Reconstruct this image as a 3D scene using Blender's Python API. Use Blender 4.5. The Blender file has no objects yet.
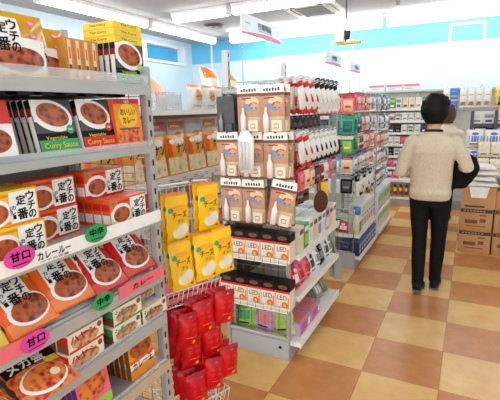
import bpy, bmesh, math, random
from math import radians as rad, pi, sin, cos
from mathutils import Matrix, Vector
random.seed(7)
S = bpy.context.scene
COL = S.collection

# ------------------------------------------------------------------ camera, world, exposure
CAM_YAW, CAM_PITCH, CAM_ROLL = -0.4776, -0.2077, -0.0243
cd = bpy.data.cameras.new('camera'); cam = bpy.data.objects.new('camera', cd); COL.objects.link(cam)
cd.sensor_fit = 'HORIZONTAL'; cd.sensor_width = 36.0; cd.lens = 36.0 * 425.28 / 500.0
cd.clip_start = 0.02
_f = Vector((sin(CAM_YAW) * cos(CAM_PITCH), cos(CAM_YAW) * cos(CAM_PITCH), sin(CAM_PITCH)))
_r0 = Vector((cos(CAM_YAW), -sin(CAM_YAW), 0)); _u0 = _r0.cross(_f)
_r = _r0 * cos(CAM_ROLL) + _u0 * sin(CAM_ROLL); _u = -_r0 * sin(CAM_ROLL) + _u0 * cos(CAM_ROLL)
cam.matrix_world = Matrix(((_r.x, _u.x, -_f.x, 0), (_r.y, _u.y, -_f.y, 0), (_r.z, _u.z, -_f.z, 1.6), (0, 0, 0, 1)))
S.camera = cam
W = bpy.data.worlds.new('world'); S.world = W; W.use_nodes = True
bg = W.node_tree.nodes['Background']; bg.inputs[0].default_value = (0.93, 0.97, 1.0, 1); bg.inputs[1].default_value = 1.5
LAMP = 5.0                                  # emission of the fluorescent tubes
vs = S.view_settings
vs.view_transform = 'Standard'; vs.look = 'None'; vs.exposure = 1.12; vs.gamma = 1.0; vs.use_curve_mapping = False
S.cycles.use_denoising = True
S.cycles.max_bounces = 7; S.cycles.diffuse_bounces = 4; S.cycles.transparent_max_bounces = 16

# ------------------------------------------------------------------ materials
def lin(c):
    return tuple((v / 255 / 12.92) if v / 255 <= .04045 else ((v / 255 + .055) / 1.055) ** 2.4 for v in c)
MATS = {}
def mat(name, rgb, rough=.5, var=.06, scale=18., metal=0., spec=.5, alpha=1., emit=0., bump=0.):
    if name in MATS: return MATS[name]
    m = bpy.data.materials.new(name); m.use_nodes = True; nt = m.node_tree; N = nt.nodes; L = nt.links
    b = N['Principled BSDF']; c = lin(rgb)
    tc = N.new('ShaderNodeTexCoord'); no = N.new('ShaderNodeTexNoise'); no.inputs['Scale'].default_value = scale
    L.new(tc.outputs['Object'], no.inputs['Vector'])
    rp = N.new('ShaderNodeValToRGB')
    rp.color_ramp.elements[0].color = tuple(max(0, v * (1 - var)) for v in c) + (1,)
    rp.color_ramp.elements[1].color = tuple(min(1, v * (1 + var)) for v in c) + (1,)
    rp.color_ramp.elements[0].position = .35; rp.color_ramp.elements[1].position = .65
    L.new(no.outputs['Fac'], rp.inputs['Fac']); L.new(rp.outputs['Color'], b.inputs['Base Color'])
    b.inputs['Roughness'].default_value = rough; b.inputs['Metallic'].default_value = metal
    b.inputs['Specular IOR Level'].default_value = spec if max(rgb) > 60 else .15
    if alpha < 1: b.inputs['Alpha'].default_value = alpha
    if emit:
        b.inputs['Emission Color'].default_value = c + (1,); b.inputs['Emission Strength'].default_value = emit
    if bump:
        bp = N.new('ShaderNodeBump'); bp.inputs['Strength'].default_value = bump
        n2 = N.new('ShaderNodeTexNoise'); n2.inputs['Scale'].default_value = scale * 4; L.new(tc.outputs['Object'], n2.inputs['Vector'])
        L.new(n2.outputs['Fac'], bp.inputs['Height']); L.new(bp.outputs['Normal'], b.inputs['Normal'])
    MATS[name] = m; return m
def food(name, dark, mid, light, scale=60.):
    m = bpy.data.materials.new(name); m.use_nodes = True; nt = m.node_tree; N = nt.nodes; L = nt.links
    b = N['Principled BSDF']; tc = N.new('ShaderNodeTexCoord'); v = N.new('ShaderNodeTexVoronoi'); v.inputs['Scale'].default_value = scale
    no = N.new('ShaderNodeTexNoise'); no.inputs['Scale'].default_value = scale * .7
    L.new(tc.outputs['Object'], v.inputs['Vector']); L.new(tc.outputs['Object'], no.inputs['Vector'])
    mx = N.new('ShaderNodeMath'); mx.operation = 'MULTIPLY_ADD'; mx.inputs[1].default_value = .75
    L.new(v.outputs['Distance'], mx.inputs[0]); L.new(no.outputs['Fac'], mx.inputs[2])
    rp = N.new('ShaderNodeValToRGB'); e = rp.color_ramp.elements
    e[0].position = .45; e[0].color = lin(dark) + (1,); e[1].position = 1.0; e[1].color = lin(light) + (1,)
    k = e.new(.68); k.color = lin(mid) + (1,)
    L.new(mx.outputs[0], rp.inputs['Fac']); L.new(rp.outputs['Color'], b.inputs['Base Color']); b.inputs['Roughness'].default_value = .3
    MATS[name] = m; return m
def glassy(name, rgb, a=.25, rough=.08):
    if name in MATS: return MATS[name]
    m = bpy.data.materials.new(name); m.use_nodes = True; nt = m.node_tree; N = nt.nodes; L = nt.links
    out = N['Material Output']; N.remove(N['Principled BSDF'])
    t = N.new('ShaderNodeBsdfTransparent'); p = N.new('ShaderNodeBsdfPrincipled'); p.inputs['Roughness'].default_value = rough
    no = N.new('ShaderNodeTexNoise'); no.inputs['Scale'].default_value = 8; rp = N.new('ShaderNodeValToRGB')
    c = lin(rgb); rp.color_ramp.elements[0].color = tuple(v * .93 for v in c) + (1,); rp.color_ramp.elements[1].color = c + (1,)
    L.new(no.outputs['Fac'], rp.inputs['Fac']); L.new(rp.outputs['Color'], p.inputs['Base Color'])
    mx = N.new('ShaderNodeMixShader'); mx.inputs[0].default_value = a
    L.new(t.outputs[0], mx.inputs[1]); L.new(p.outputs[0], mx.inputs[2]); L.new(mx.outputs[0], out.inputs['Surface'])
    MATS[name] = m; return m

WHITE = mat('white_print', (246, 244, 238), .35, .03); BLACK = mat('black_print', (24, 22, 22), .4, .1)
INK = mat('ink', (32, 26, 28), .5, .05); RED = mat('red_print', (214, 34, 30), .32, .06); DKRED = mat('dark_red_print', (150, 24, 26), .35, .08)
YEL = mat('yellow_print', (250, 196, 22), .32, .05); LEMON = mat('lemon_print', (242, 212, 58), .38, .04); ORG = mat('orange_print', (240, 92, 30), .32, .06)
AMBER = mat('amber_print', (236, 146, 40), .35, .08); MUST = mat('mustard_film', (208, 152, 14), .22, .07, 12)
GRN = mat('green_print', (48, 160, 92), .4, .05); LIME = mat('lime_print', (166, 208, 66), .4, .06); PINK = mat('pink_print', (240, 104, 150), .4, .05)
CORAL = mat('coral_print', (240, 120, 120), .4, .05); MAG = mat('magenta_print', (226, 70, 160), .4, .05); PURP = mat('purple_print', (92, 44, 110), .4, .1)
CREAM = mat('cream_print', (238, 226, 200), .45, .04); BROWN = mat('brown_print', (122, 72, 48), .45, .12); TAN = mat('tan_print', (186, 140, 100), .5, .1)
TEAL = mat('teal_print', (70, 178, 160), .4, .08); NAVY = mat('navy_print', (38, 46, 92), .4, .1); BLUE = mat('blue_print', (80, 130, 212), .4, .08)
SKY = mat('sky_print', (150, 200, 236), .4, .06); GREY = mat('grey_print', (150, 150, 152), .45, .06); DKGREY = mat('dark_grey_print', (70, 70, 74), .45, .08)
LIL = mat('lilac_print', (196, 160, 196), .4, .06); OLIVE = mat('olive_print', (120, 112, 52), .45, .12); PALE = mat('pale_print', (226, 230, 232), .4, .04)
PEACH = mat('peach_print', (246, 200, 164), .4, .06)
CURRY = food('curry_print', (52, 16, 8), (116, 40, 20), (186, 92, 48)); STEW = food('stew_print', (120, 24, 14), (190, 54, 30), (232, 132, 60))
NAAN = food('naan_print', (206, 150, 80), (238, 206, 140), (250, 236, 196), 25.); MEAT = food('meat_print', (80, 36, 26), (150, 80, 56), (214, 160, 120))
STEEL = mat('shelf_steel', (186, 186, 182), .38, .04, 6, .35); SHELFW = mat('shelf_white', (236, 234, 226), .4, .03, 6)
DARKST = mat('dark_steel', (58, 58, 60), .5, .1, 8, .2); CHROME = mat('wire_chrome', (196, 198, 200), .25, .05, 20, .8)
WIREW = mat('wire_white', (240, 240, 238), .35, .03); KICK = mat('kick_grey', (168, 168, 168), .5, .05, 5); WOODED = mat('edge_beige', (196, 172, 144), .45, .08, 9)
CLEAR = glassy('clear_lip', (235, 240, 244), .3); BAGCL = glassy('clear_bag', (240, 240, 240), .35, .15)
REDFILM = mat('red_film', (206, 0, 16), .3, .12, 30, 0., .3, bump=.2); WHITEFILM = mat('white_film', (244, 242, 238), .2, .05, 14, bump=.2)
TEXT_DK = mat('brown_ink', (140, 50, 20), .5, .05)
CARD = mat('cardboard', (196, 146, 96), .7, .07, 5); TAPE = mat('dark_tape', (62, 46, 38), .5, .12)
GLOVEW = mat('glove_white', (236, 234, 228), .8, .05, 40, bump=.3); GLOVEB = mat('glove_black', (40, 40, 42), .6, .1)

# ------------------------------------------------------------------ mesh building
_tc = {}
_tcur = bpy.data.curves.new('lettering', 'FONT'); _tob = bpy.data.objects.new('lettering', _tcur); COL.objects.link(_tob)
_tcur.resolution_u = 3
def glyphs(s):
    if s not in _tc:
        _tcur.body = s; dg = bpy.context.evaluated_depsgraph_get(); dg.update()
        me = bpy.data.meshes.new_from_object(_tob.evaluated_get(dg))
        v = [(p.co.x, p.co.y) for p in me.vertices]; f = [tuple(p.vertices) for p in me.polygons]
        bpy.data.meshes.remove(me)
        if v:
            x0 = min(p[0] for p in v); x1 = max(p[0] for p in v); y0 = min(p[1] for p in v); y1 = max(p[1] for p in v)
            v = [(a - (x0 + x1) / 2, b - (y0 + y1) / 2) for a, b in v]; e = .024; n = len(v)   # heavy brush weight: four shifted copies
            if ord(s[0]) > 255: v = [(a + p * e, b + q * e) for p, q in ((-1, -1), (1, -1), (-1, 1), (1, 1)) for a, b in v]; f = [tuple(i + n * k for i in t) for k in range(4) for t in f]
            _tc[s] = (v, f, x1 - x0, y1 - y0)
        else: _tc[s] = ([], [], 1, 1)
    return _tc[s]
class MB:
    """collects shapes for ONE mesh; local frame: x = width, z = up, front looks to -y"""
    def __init__(s): s.v = []; s.f = []; s.m = []; s.mats = []; s.sm = []; s.T = Matrix.Identity(4)
    def add(s, vs, fs, m, smooth=False):
        if m not in s.mats: s.mats.append(m)
        k = s.mats.index(m); o = len(s.v)
        s.v += [tuple(s.T @ Vector(p)) for p in vs]
        for f in fs: s.f.append([i + o for i in f]); s.m.append(k); s.sm.append(smooth)
        return s
    def box(s, x0, x1, y0, y1, z0, z1, m):
        v = [(x0, y0, z0), (x1, y0, z0), (x1, y1, z0), (x0, y1, z0), (x0, y0, z1), (x1, y0, z1), (x1, y1, z1), (x0, y1, z1)]
        return s.add(v, [(0, 3, 2, 1), (4, 5, 6, 7), (0, 1, 5, 4), (1, 2, 6, 5), (2, 3, 7, 6), (3, 0, 4, 7)], m)
    def rbox(s, x0, x1, y0, y1, z0, z1, m, r=.004, seg=2):
        bm = bmesh.new(); bmesh.ops.create_cube(bm, size=1)
        for q in bm.verts: q.co = Vector(((x0 + x1) / 2 + q.co.x * (x1 - x0), (y0 + y1) / 2 + q.co.y * (y1 - y0), (z0 + z1) / 2 + q.co.z * (z1 - z0)))
        bmesh.ops.bevel(bm, geom=bm.edges[:], offset=r, segments=seg, profile=.5, affect='EDGES')
        bm.verts.index_update(); vs = [tuple(q.co) for q in bm.verts]; fs = [[q.index for q in f.verts] for f in bm.faces]; bm.free()
        return s.add(vs, fs, m, True)
    def tube(s, pts, r, m, n=6, caps=True):
        pts = [Vector(p) for p in pts]; vs = []; fs = []
        for i, p in enumerate(pts):
            d = (pts[min(i + 1, len(pts) - 1)] - pts[max(i - 1, 0)]).normalized()
            a = d.cross(Vector((0, 0, 1)) if abs(d.z) < .9 else Vector((1, 0, 0))).normalized(); b = d.cross(a)
            rr = r[i] if isinstance(r, (list, tuple)) else r
            for k in range(n):
                t = 2 * pi * k / n; vs.append(p + a * rr * cos(t) + b * rr * sin(t))
        for i in range(len(pts) - 1):
            for k in range(n): fs.append((i * n + k, i * n + (k + 1) % n, (i + 1) * n + (k + 1) % n, (i + 1) * n + k))
        if caps: fs.append(tuple(range(n))[::-1]); fs.append(tuple((len(pts) - 1) * n + k for k in range(n)))
        return s.add(vs, fs, m, n > 4)
    def rings(s, rs, m, n=20, caps=True, power=2.):
        """rs: (centre, half vectors a, b) -> lofted superellipse tube"""
        vs = []; fs = []
        for c, a, b in rs:
            c = Vector(c); a = Vector(a); b = Vector(b)
            for k in range(n):
                t = 2 * pi * k / n; ca = cos(t); sa = sin(t)
                vs.append(c + a * math.copysign(abs(ca) ** (2 / power), ca) + b * math.copysign(abs(sa) ** (2 / power), sa))
        for i in range(len(rs) - 1):
            for k in range(n): fs.append((i * n + k, i * n + (k + 1) % n, (i + 1) * n + (k + 1) % n, (i + 1) * n + k))
        if caps: fs.append(tuple(range(n))[::-1]); fs.append(tuple((len(rs) - 1) * n + k for k in range(n)))
        return s.add(vs, fs, m, True)
    def ball(s, c, rx, ry, rz, m, n=16, h=10):
        rs = []
        for i in range(h + 1):
            t = -pi / 2 + pi * i / h; k = max(cos(t), .02)
            rs.append(((c[0], c[1], c[2] + rz * sin(t)), (rx * k, 0, 0), (0, ry * k, 0)))
        return s.rings(rs, m, n)
    def prism(s, pts, y0, y1, m):
        n = len(pts); vs = [(x, y0, z) for x, z in pts] + [(x, y1, z) for x, z in pts]
        fs = [tuple(range(n)), tuple(range(n, 2 * n))[::-1]] + [(i + n, (i + 1) % n + n, (i + 1) % n, i) for i in range(n)]
        return s.add(vs, fs, m)
    # --- print on a front surface y = surf(x, z)
    def rect(s, x0, x1, z0, z1, m, surf, e=.0006, n=1, rot=0):
        vs = []; cx = (x0 + x1) / 2; cz = (z0 + z1) / 2
        for j in range(n + 1):
            for i in range(n + 1):
                x = x0 + (x1 - x0) * i / n - cx; z = z0 + (z1 - z0) * j / n - cz
                x, z = cx + x * cos(rot) - z * sin(rot), cz + x * sin(rot) + z * cos(rot)
                vs.append((x, surf(x, z) - e, z))
        return s.add(vs, [(j * (n + 1) + i, j * (n + 1) + i + 1, (j + 1) * (n + 1) + i + 1, (j + 1) * (n + 1) + i) for j in range(n) for i in range(n)], m, n > 1)
    def ell(s, cx, cz, rx, rz, m, surf, e=.0008, rot=0, n=22, k=3):
        vs = [(cx, surf(cx, cz) - e, cz)]; fs = []
        for r in range(1, k + 1):
            for i in range(n):
                t = 2 * pi * i / n; x = rx * cos(t) * r / k; z = rz * sin(t) * r / k
                x, z = cx + x * cos(rot) - z * sin(rot), cz + x * sin(rot) + z * cos(rot)
                vs.append((x, surf(x, z) - e, z))
        for i in range(n): fs.append((0, 1 + i, 1 + (i + 1) % n))
        for r in range(k - 1):
            for i in range(n): a = 1 + r * n; fs.append((a + i, a + n + i, a + n + (i + 1) % n, a + (i + 1) % n))
        return s.add(vs, fs, m, k > 1)
    def text(s, t, cx, cz, w, h, m, surf, e=.0014, rot=0):
        v, f, tw, th = glyphs(t); vs = []
        for a, b in v:
            x = a * w / tw; z = b * h / th
            x, z = cx + x * cos(rot) - z * sin(rot), cz + x * sin(rot) + z * cos(rot)
            vs.append((x, surf(x, z) - e, z))
        return s.add(vs, f, m)
    def mesh(s, name):
        me = bpy.data.meshes.new(name); me.from_pydata(s.v, [], s.f)
        for q in s.mats: me.materials.append(q)
        me.polygons.foreach_set('material_index', s.m); me.polygons.foreach_set('use_smooth', s.sm); me.update(); return me
flat = lambda y: (lambda x, z: y)

# ------------------------------------------------------------------ objects
def tag(o, label, cat, group=None):
    o['label'] = label; o['category'] = cat
    if len(label.split()) > 16: print('LONG', len(label.split()), label)
    if group: o['group'] = group
    return o
def obj(name, mb, parent=None, label=None):
    me = mb.mesh(name) if isinstance(mb, MB) else mb
    o = bpy.data.objects.new(name, me); COL.objects.link(o)
    if parent: o.parent = parent
    if label: o['label'] = label
    return o
def struct(name, mb, parent=None):
    o = obj(name, mb, parent)
    if not parent: o['kind'] = 'structure'
    return o
def empty(name, loc, label, cat, group=None, rz=0):
    o = bpy.data.objects.new(name, None); COL.objects.link(o); o.location = loc; o.rotation_euler = (0, 0, rz); o.empty_display_size = .05
    return tag(o, label, cat, group)
class Kit:
    """a thing's recipe: either one mesh, or an empty with parts (and sub-parts); put() links a copy"""
    def __init__(s, name, cat, mesh=None, parts=None): s.name = name; s.cat = cat; s.me = mesh.mesh(name) if mesh else None; s.parts = [(n, m.mesh(n), l) for n, m, l in parts] if parts else []
    def put(s, loc, rz, label, group=None, tilt=0., roll=0., scale=1.):
        o = bpy.data.objects.new(s.name, s.me); COL.objects.link(o)
        o.location = loc; o.rotation_euler = (-tilt, roll, rz); o.empty_display_size = .03
        if scale != 1: o.scale = (scale,) * 3
        tag(o, label, s.cat, group)
        for n, m, l in s.parts:
            c = bpy.data.objects.new(n, m); COL.objects.link(c); c.parent = o
            if l: c['label'] = l
        return o
ORD = ['first', 'second', 'third', 'fourth', 'fifth', 'sixth', 'seventh', 'eighth', 'ninth', 'tenth', 'eleventh', 'twelfth', 'thirteenth', 'fourteenth',
       'fifteenth', 'sixteenth', 'seventeenth', 'eighteenth', 'nineteenth', 'twentieth']
FX = pi / 2            # turns a front that looks to -y so that it looks to +x (into the aisle)

# ================================================================== THE ROOM
CEIL = 3.03
def tile_material():
    m = bpy.data.materials.new('checker_tiles'); m.use_nodes = True; nt = m.node_tree; N = nt.nodes; L = nt.links; b = N['Principled BSDF']
    g = N.new('ShaderNodeNewGeometry'); mp = N.new('ShaderNodeMapping'); mp.vector_type = 'POINT'
    t = .4376; mp.inputs['Scale'].default_value = (1 / t, 1 / t, 1); mp.inputs['Location'].default_value = (.931 / t + 20, -4.159 / t + 22, .5)
    L.new(g.outputs['Position'], mp.inputs['Vector'])
    ck = N.new('ShaderNodeTexChecker'); ck.inputs['Scale'].default_value = 1.0; L.new(mp.outputs[0], ck.inputs['Vector'])
    no = N.new('ShaderNodeTexNoise'); no.inputs['Scale'].default_value = 3.2; no.inputs['Detail'].default_value = 6; no.inputs['Roughness'].default_value = .65
    L.new(mp.outputs[0], no.inputs['Vector'])
    def ramp(a, c):
        r = N.new('ShaderNodeValToRGB'); r.color_ramp.elements[0].position = .32; r.color_ramp.elements[1].position = .72
        r.color_ramp.elements[0].color = lin(a) + (1,); r.color_ramp.elements[1].color = lin(c) + (1,); L.new(no.outputs['Fac'], r.inputs['Fac']); return r
    lt = ramp((222, 170, 98), (236, 194, 126)); dk = ramp((190, 122, 66), (210, 144, 86))
    mx = N.new('ShaderNodeMix'); mx.data_type = 'RGBA'; L.new(ck.outputs['Fac'], mx.inputs[0]); L.new(lt.outputs[0], mx.inputs[6]); L.new(dk.outputs[0], mx.inputs[7])
    br = N.new('ShaderNodeTexBrick'); br.offset = 0; br.inputs['Scale'].default_value = 1; br.inputs['Mortar Size'].default_value = .006
    br.inputs['Brick Width'].default_value = 1; br.inputs['Row Height'].default_value = 1; br.inputs['Color1'].default_value = br.inputs['Color2'].default_value = (1, 1, 1, 1)
    br.inputs['Mortar'].default_value = (.62, .55, .48, 1); L.new(mp.outputs[0], br.inputs['Vector'])
    m2 = N.new('ShaderNodeMix'); m2.data_type = 'RGBA'; m2.blend_type = 'MULTIPLY'; m2.inputs[0].default_value = 1
    L.new(mx.outputs[2], m2.inputs[6]); L.new(br.outputs['Color'], m2.inputs[7]); L.new(m2.outputs[2], b.inputs['Base Color'])
    b.inputs['Roughness'].default_value = .3; b.inputs['Specular IOR Level'].default_value = .45
    return m
MB_ = MB().add([(-6, -2.5, 0), (3.2, -2.5, 0), (3.2, 8.2, 0), (-6, 8.2, 0)], [(0, 1, 2, 3)], tile_material()); struct('floor', MB_)
CEILM = mat('ceiling_paint', (178, 179, 186), .8, .02, 2); struct('ceiling', MB().box(-5.75, 3.2, -2.5, 8.2, CEIL, CEIL + .1, CEILM))
WPALE = mat('wall_pale_blue', (210, 234, 248), .6, .02, 2); WBLUE = mat('wall_blue', (104, 196, 238), .6, .03, 2); TRIMW = mat('trim_white', (246, 248, 248), .5, .02, 4)
ZB = 2.6
b = MB(); b.box(-3.68, 3.2, 7.9, 8.2, 0, ZB, WPALE); b.box(-3.68, 3.2, 7.9, 8.2, ZB, CEIL, WBLUE); b.box(-5.75, -3.68, 8.05, 8.2, 0, ZB, WPALE); b.box(-5.75, -3.68, 8.05, 8.2, ZB, CEIL, WBLUE); struct('wall_back', b)
b = MB(); b.box(-5.75, -5.5, -2.5, 8.05, 0, 2.55, WPALE); b.box(-5.75, -5.5, -2.5, 8.05, 2.92, CEIL, WPALE)
b.box(-5.75, -5.5, -2.5, 5.2, 2.55, 2.92, WPALE); b.box(-5.75, -5.5, 7.75, 8.05, 2.55, 2.92, WPALE); struct('wall_left', b)
struct('wall_right', MB().box(3.0, 3.2, -2.5, 8.2, 0, CEIL, WPALE))
PANE = mat('window_film_blue', (84, 178, 232), .15, .03, 1.5)
for i, (y0, y1) in enumerate(((5.2, 6.48), (6.48, 7.75))):
    w = struct('window_%d' % (i + 1), MB().box(-5.64, -5.62, y0 + .05, y1 - .05, 2.6, 2.87, PANE))
    b = MB(); b.box(-5.66, -5.46, y0, y0 + .06, 2.55, 2.92, TRIMW); b.box(-5.66, -5.46, y1 - .06, y1, 2.55, 2.92, TRIMW)
    b.box(-5.66, -5.46, y0 + .06, y1 - .06, 2.55, 2.6, TRIMW); b.box(-5.66, -5.46, y0 + .06, y1 - .06, 2.87, 2.92, TRIMW)
    obj('window_frame', b, w)
# white square frame and conduit strips on the back wall
def frame_xz(x0, x1, z0, z1, y, t=.035, d=.03):
    b = MB(); b.box(x0, x0 + t, y - d, y, z0, z1, TRIMW); b.box(x1 - t, x1, y - d, y, z0, z1, TRIMW); b.box(x0 + t, x1 - t, y - d, y, z1 - t, z1, TRIMW); return b
struct('trim_1', frame_xz(-.42, .1, 2.6, 2.87, 7.9)); struct('trim_2', frame_xz(-2.35, -1.95, 2.5, 2.78, 7.9, .025))
struct('trim_3', MB().box(-5.0, -4.97, 8.02, 8.05, 2.5, CEIL, TRIMW))

# fluorescent fittings
TUBE = mat('fluorescent_diffuser', (255, 253, 248), .4, .0, 4, emit=LAMP); FIT = mat('fitting_white', (250, 250, 248), .5, .02, 4)
def lamp(x0, x1, y0, y1, label, along, q=(.075, .06, .062)):
    L = (x1 - x0) if along == 'x' else (y1 - y0); cx = (x0 + x1) / 2; cy = (y0 + y1) / 2
    o = empty('ceiling_light', (cx, cy, CEIL), label, 'light', 'fluorescent ceiling fittings', 0 if along == 'x' else pi / 2)
    h = L / 2 - .01; b = MB()
    b.prism([(-h, -.001), (h, -.001), (h, -.05), (-h, -.05)], -.07, .07, FIT)
    obj('housing', b, o)
    b = MB(); b.rings([((sx * (h - .02), 0, -q[0]), (0, q[1] * k, 0), (0, 0, q[2] * k)) for sx, k in ((-1, 1), (1, 1))], TUBE, 20, True, 2.4); obj('diffuser', b, o)
    for sx in (-1, 1):
        b = MB(); b.box(sx * h - (.02 if sx > 0 else 0), sx * h + (.02 if sx < 0 else 0), -.06, .06, -q[0] - q[2] * .9, -.05, FIT); obj('end_cap', b, o)
lamp(-4.62 - .055, -4.62 + .055, 5.62, 7.55, 'fluorescent ceiling light running beside the windows, farther one toward the corner', 'y')
lamp(-4.62 - .055, -4.62 + .055, 3.62, 5.55, 'fluorescent ceiling light running beside the windows, nearer one at upper left', 'y')
lamp(-4.05, -3.1, 5.45, 5.55, 'short fluorescent ceiling light left of the long one before the air conditioner', 'x')
lamp(-3.05, -1.6, 5.45, 5.55, 'long fluorescent ceiling light at the top edge before the air conditioner', 'x')
lamp(-1.55, .3, 5.25, 5.35, 'fluorescent ceiling light over the aisle, in line with the air conditioner', 'x')
for k, (a, c, t) in enumerate(((-4.1, -3.3, 'left one, behind the hanging sign'), (-3.25, -1.35, 'second from the left'), (-1.3, .55, 'second from the right'), (.6, 2.4, 'rightmost'))):
    lamp(a, c, 7.25, 7.35, 'fluorescent ceiling light in the row along the back wall, ' + t, 'x', (.105, .1, .095))
for k, y in enumerate((3.0, .6)):  # two unseen rows of fittings, added to light the room evenly
    for j, x in enumerate((-3.6, -1.5, .7)):
        lamp(x, x + 1.9, y, y + .1, 'added unseen fluorescent ceiling light %s in the %s row over the front shelves' % (('on the left', 'in the middle', 'on the right')[j], ('farther', 'nearer')[k]), 'x')

# ceiling cassette air conditioner
b = MB()
AC = empty('air_conditioner', (-2.12, 6.2, CEIL), 'square white cassette air conditioner in the ceiling with grey grille', 'air conditioner')
ACM = mat('ac_ivory', (232, 230, 218), .5, .03, 4)
b.rbox(-.36, .36, -.4, .4, -.06, -.001, ACM, .012); obj('panel', b, AC)
b = MB(); b.box(-.2, .2, -.22, .22, -.068, -.06, DKGREY)
for k in range(9): b.box(-.2, .2, -.2 + k * .05 - .008, -.2 + k * .05 + .008, -.074, -.068, GREY)
obj('intake_grille', b, AC)
for x, y, sx, sy in ((-.29, 0, .03, .24), (.29, 0, .03, .24), (0, -.32, .22, .03), (0, .32, .22, .03)):
    b = MB(); b.box(x - sx, x + sx, y - sy, y + sy, -.066, -.06, DKGREY); b.box(x - sx * .7, x + sx * .7, y - sy * .96, y + sy * .96, -.071, -.066, ACM); obj('louvre', b, AC)
# small ceiling things
def at_ceiling(name, x, y, label, cat, col, r=.045, h=.05):
    o = empty(name, (x, y, CEIL), label, cat); b = MB()
    b.rings([((0, 0, -.001), (r, 0, 0), (0, r, 0)), ((0, 0, -.015), (r, 0, 0), (0, r, 0))], FIT, 14); obj('base_plate', b, o)
    b = MB(); b.rings([((0, 0, -.015), (r * .6, 0, 0), (0, r * .6, 0)), ((0, 0, -h), (r * .45, 0, 0), (0, r * .45, 0))], col, 12); obj('sensor_head', b, o)
at_ceiling('smoke_detector', -.98, 6.3, 'small white detector on the ceiling above the aisle, right of the hanging camera', 'detector', GREY, .05, .11)
at_ceiling('smoke_detector', -3.9, 3.45, 'small dark sensor on the ceiling above the yellow box stack', 'detector', DKGREY, .035, .06)
o = empty('ceiling_vent', (-4.0, 6.55, CEIL), 'small dark round vent in the ceiling above the corner', 'vent'); b = MB(); b.rings([((0, 0, -.001), (.17, 0, 0), (0, .17, 0)), ((0, 0, -.03), (.15, 0, 0), (0, .15, 0))], DKGREY, 20); obj('vent_ring', b, o)
b = MB(); b.rings([((0, 0, -.03), (.09, 0, 0), (0, .09, 0)), ((0, 0, -.05), (.06, 0, 0), (0, .06, 0))], GREY, 16); obj('vent_core', b, o)
# hanging camera with yellow bar
o = empty('security_camera', (-1.55, 5.85, CEIL), 'white camera box hanging from the ceiling above a gold bar', 'camera')
b = MB(); b.tube([(0, 0, 0), (0, 0, -.56)], .009, DKGREY, 8); b.tube([(0, 0, -.001), (0, 0, -.03)], .03, DKGREY, 10); obj('pole', b, o)
b = MB(); b.rbox(-.14, -.02, -.05, .05, -.58, -.4, FIT, .012); obj('camera_housing', b, o)
b = MB(); b.rings([((.02, 0, -.44), (.045, 0, 0), (0, .045, 0)), ((.02, 0, -.55), (.03, 0, 0), (0, .03, 0))], DARKST, 12); obj('lens_cap', b, o)
b = MB(); b.tube([(-.12, -.02, -.6), (.2, .02, -.59)], .02, mat('gold_bar', (206, 186, 84), .4, .06), 10); obj('hanging_bar', b, o)
b = MB(); b.tube([(-.02, 0, -.5), (0, 0, -.59)], .008, DKGREY, 6); obj('bracket', b, o)

# ================================================================== FIXTURES
def upright(x, y, z1, w=.028, d=.04, m=STEEL):
    b = MB(); b.box(x - d / 2, x + d / 2, y - w / 2, y + w / 2, 0, z1, m)
    z = .12
    while z < z1 - .03:
        b.box(x + d / 2, x + d / 2 + .0012, y - .004, y + .004, z, z + .022, DARKST); z += .05
    return b
def wire_grid(x0, x1, z0, z1, y, dx, dz, r, m, frame=.006):
    b = MB(); nx = max(1, round((x1 - x0) / dx)); nz = max(1, round((z1 - z0) / dz))
    for i in range(nx + 1): x = x0 + (x1 - x0) * i / nx; b.tube([(x, y, z0), (x, y, z1)], frame if i in (0, nx) else r, m, 5)
    for j in range(nz + 1): z = z0 + (z1 - z0) * j / nz; b.tube([(x0, y + .003, z), (x1, y + .003, z)], frame if j in (0, nz) else r, m, 5)
    return b
class Loc:
    """a fixture written in world coordinates: parts are shifted into the root's frame"""
    def __init__(s, name, loc, label, cat, group=None): s.o = empty(name, loc, label, cat, group); s.loc = loc
    def part(s, name, b, parent=None, label=None):
        b.v = [(x - s.loc[0], y - s.loc[1], z - s.loc[2]) for x, y, z in b.v]
        return obj(name, b, parent or s.o, label)

# ---------------------------------------------------------------- curry gondola (front left)
XF, XB = -.95, -1.37
G = Loc('shelving_unit', (-1.16, .5, 0), 'grey metal shelving unit full of curry boxes and pouches at front left', 'shelf')
Y0, Y1 = -.12, 1.135
G.part('upright', upright(XB + .02, Y1 + .012, 1.9)); G.part('upright', upright(XB + .02, Y0 - .012, 1.9)); G.part('post', upright(XF - .03, Y1 + .016, 1.75, .03, .022))
G.part('back_panel', MB().box(XB - .01, XB, Y0, Y1, .05, 1.9, mat('back_panel_grey', (110, 108, 106), .6, .08, 7)))
G.part('end_grid', wire_grid(XB + .045, XF - .05, .08, 1.745, Y1 + .014, .055, .03, .0016, CHROME, .004))
G.part('base', MB().box(XB, XF + .03, Y0, Y1, .0, .1, KICK))
def curry_shelf(z, xf, edge, lip=0., th=.026):
    sh = G.part('shelf', MB().box(XB, xf, Y0, Y1 - .002, z - th, z, STEEL))
    b = MB(); b.box(xf, xf + .008, Y0, Y1, z - th - .006, z + .004, edge); G.part('price_rail', b, sh)
    if lip: G.part('clear_lip', MB().box(xf - .004, xf - .001, Y0, Y1 - .004, z + .0005, z + lip, CLEAR), sh, 'clear plastic lip')
    return sh
shA = curry_shelf(1.685, XF, STEEL, .034, .022); shB = curry_shelf(1.488, XF, STEEL, .022, .012); shC = curry_shelf(1.255, XF, STEEL); shD = curry_shelf(1.042, XF, STEEL, .012); shE = curry_shelf(.875, XF, STEEL, .016); shF = curry_shelf(.69, XF, WOODED, .016); shG = curry_shelf(.48, XF, WOODED)
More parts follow.
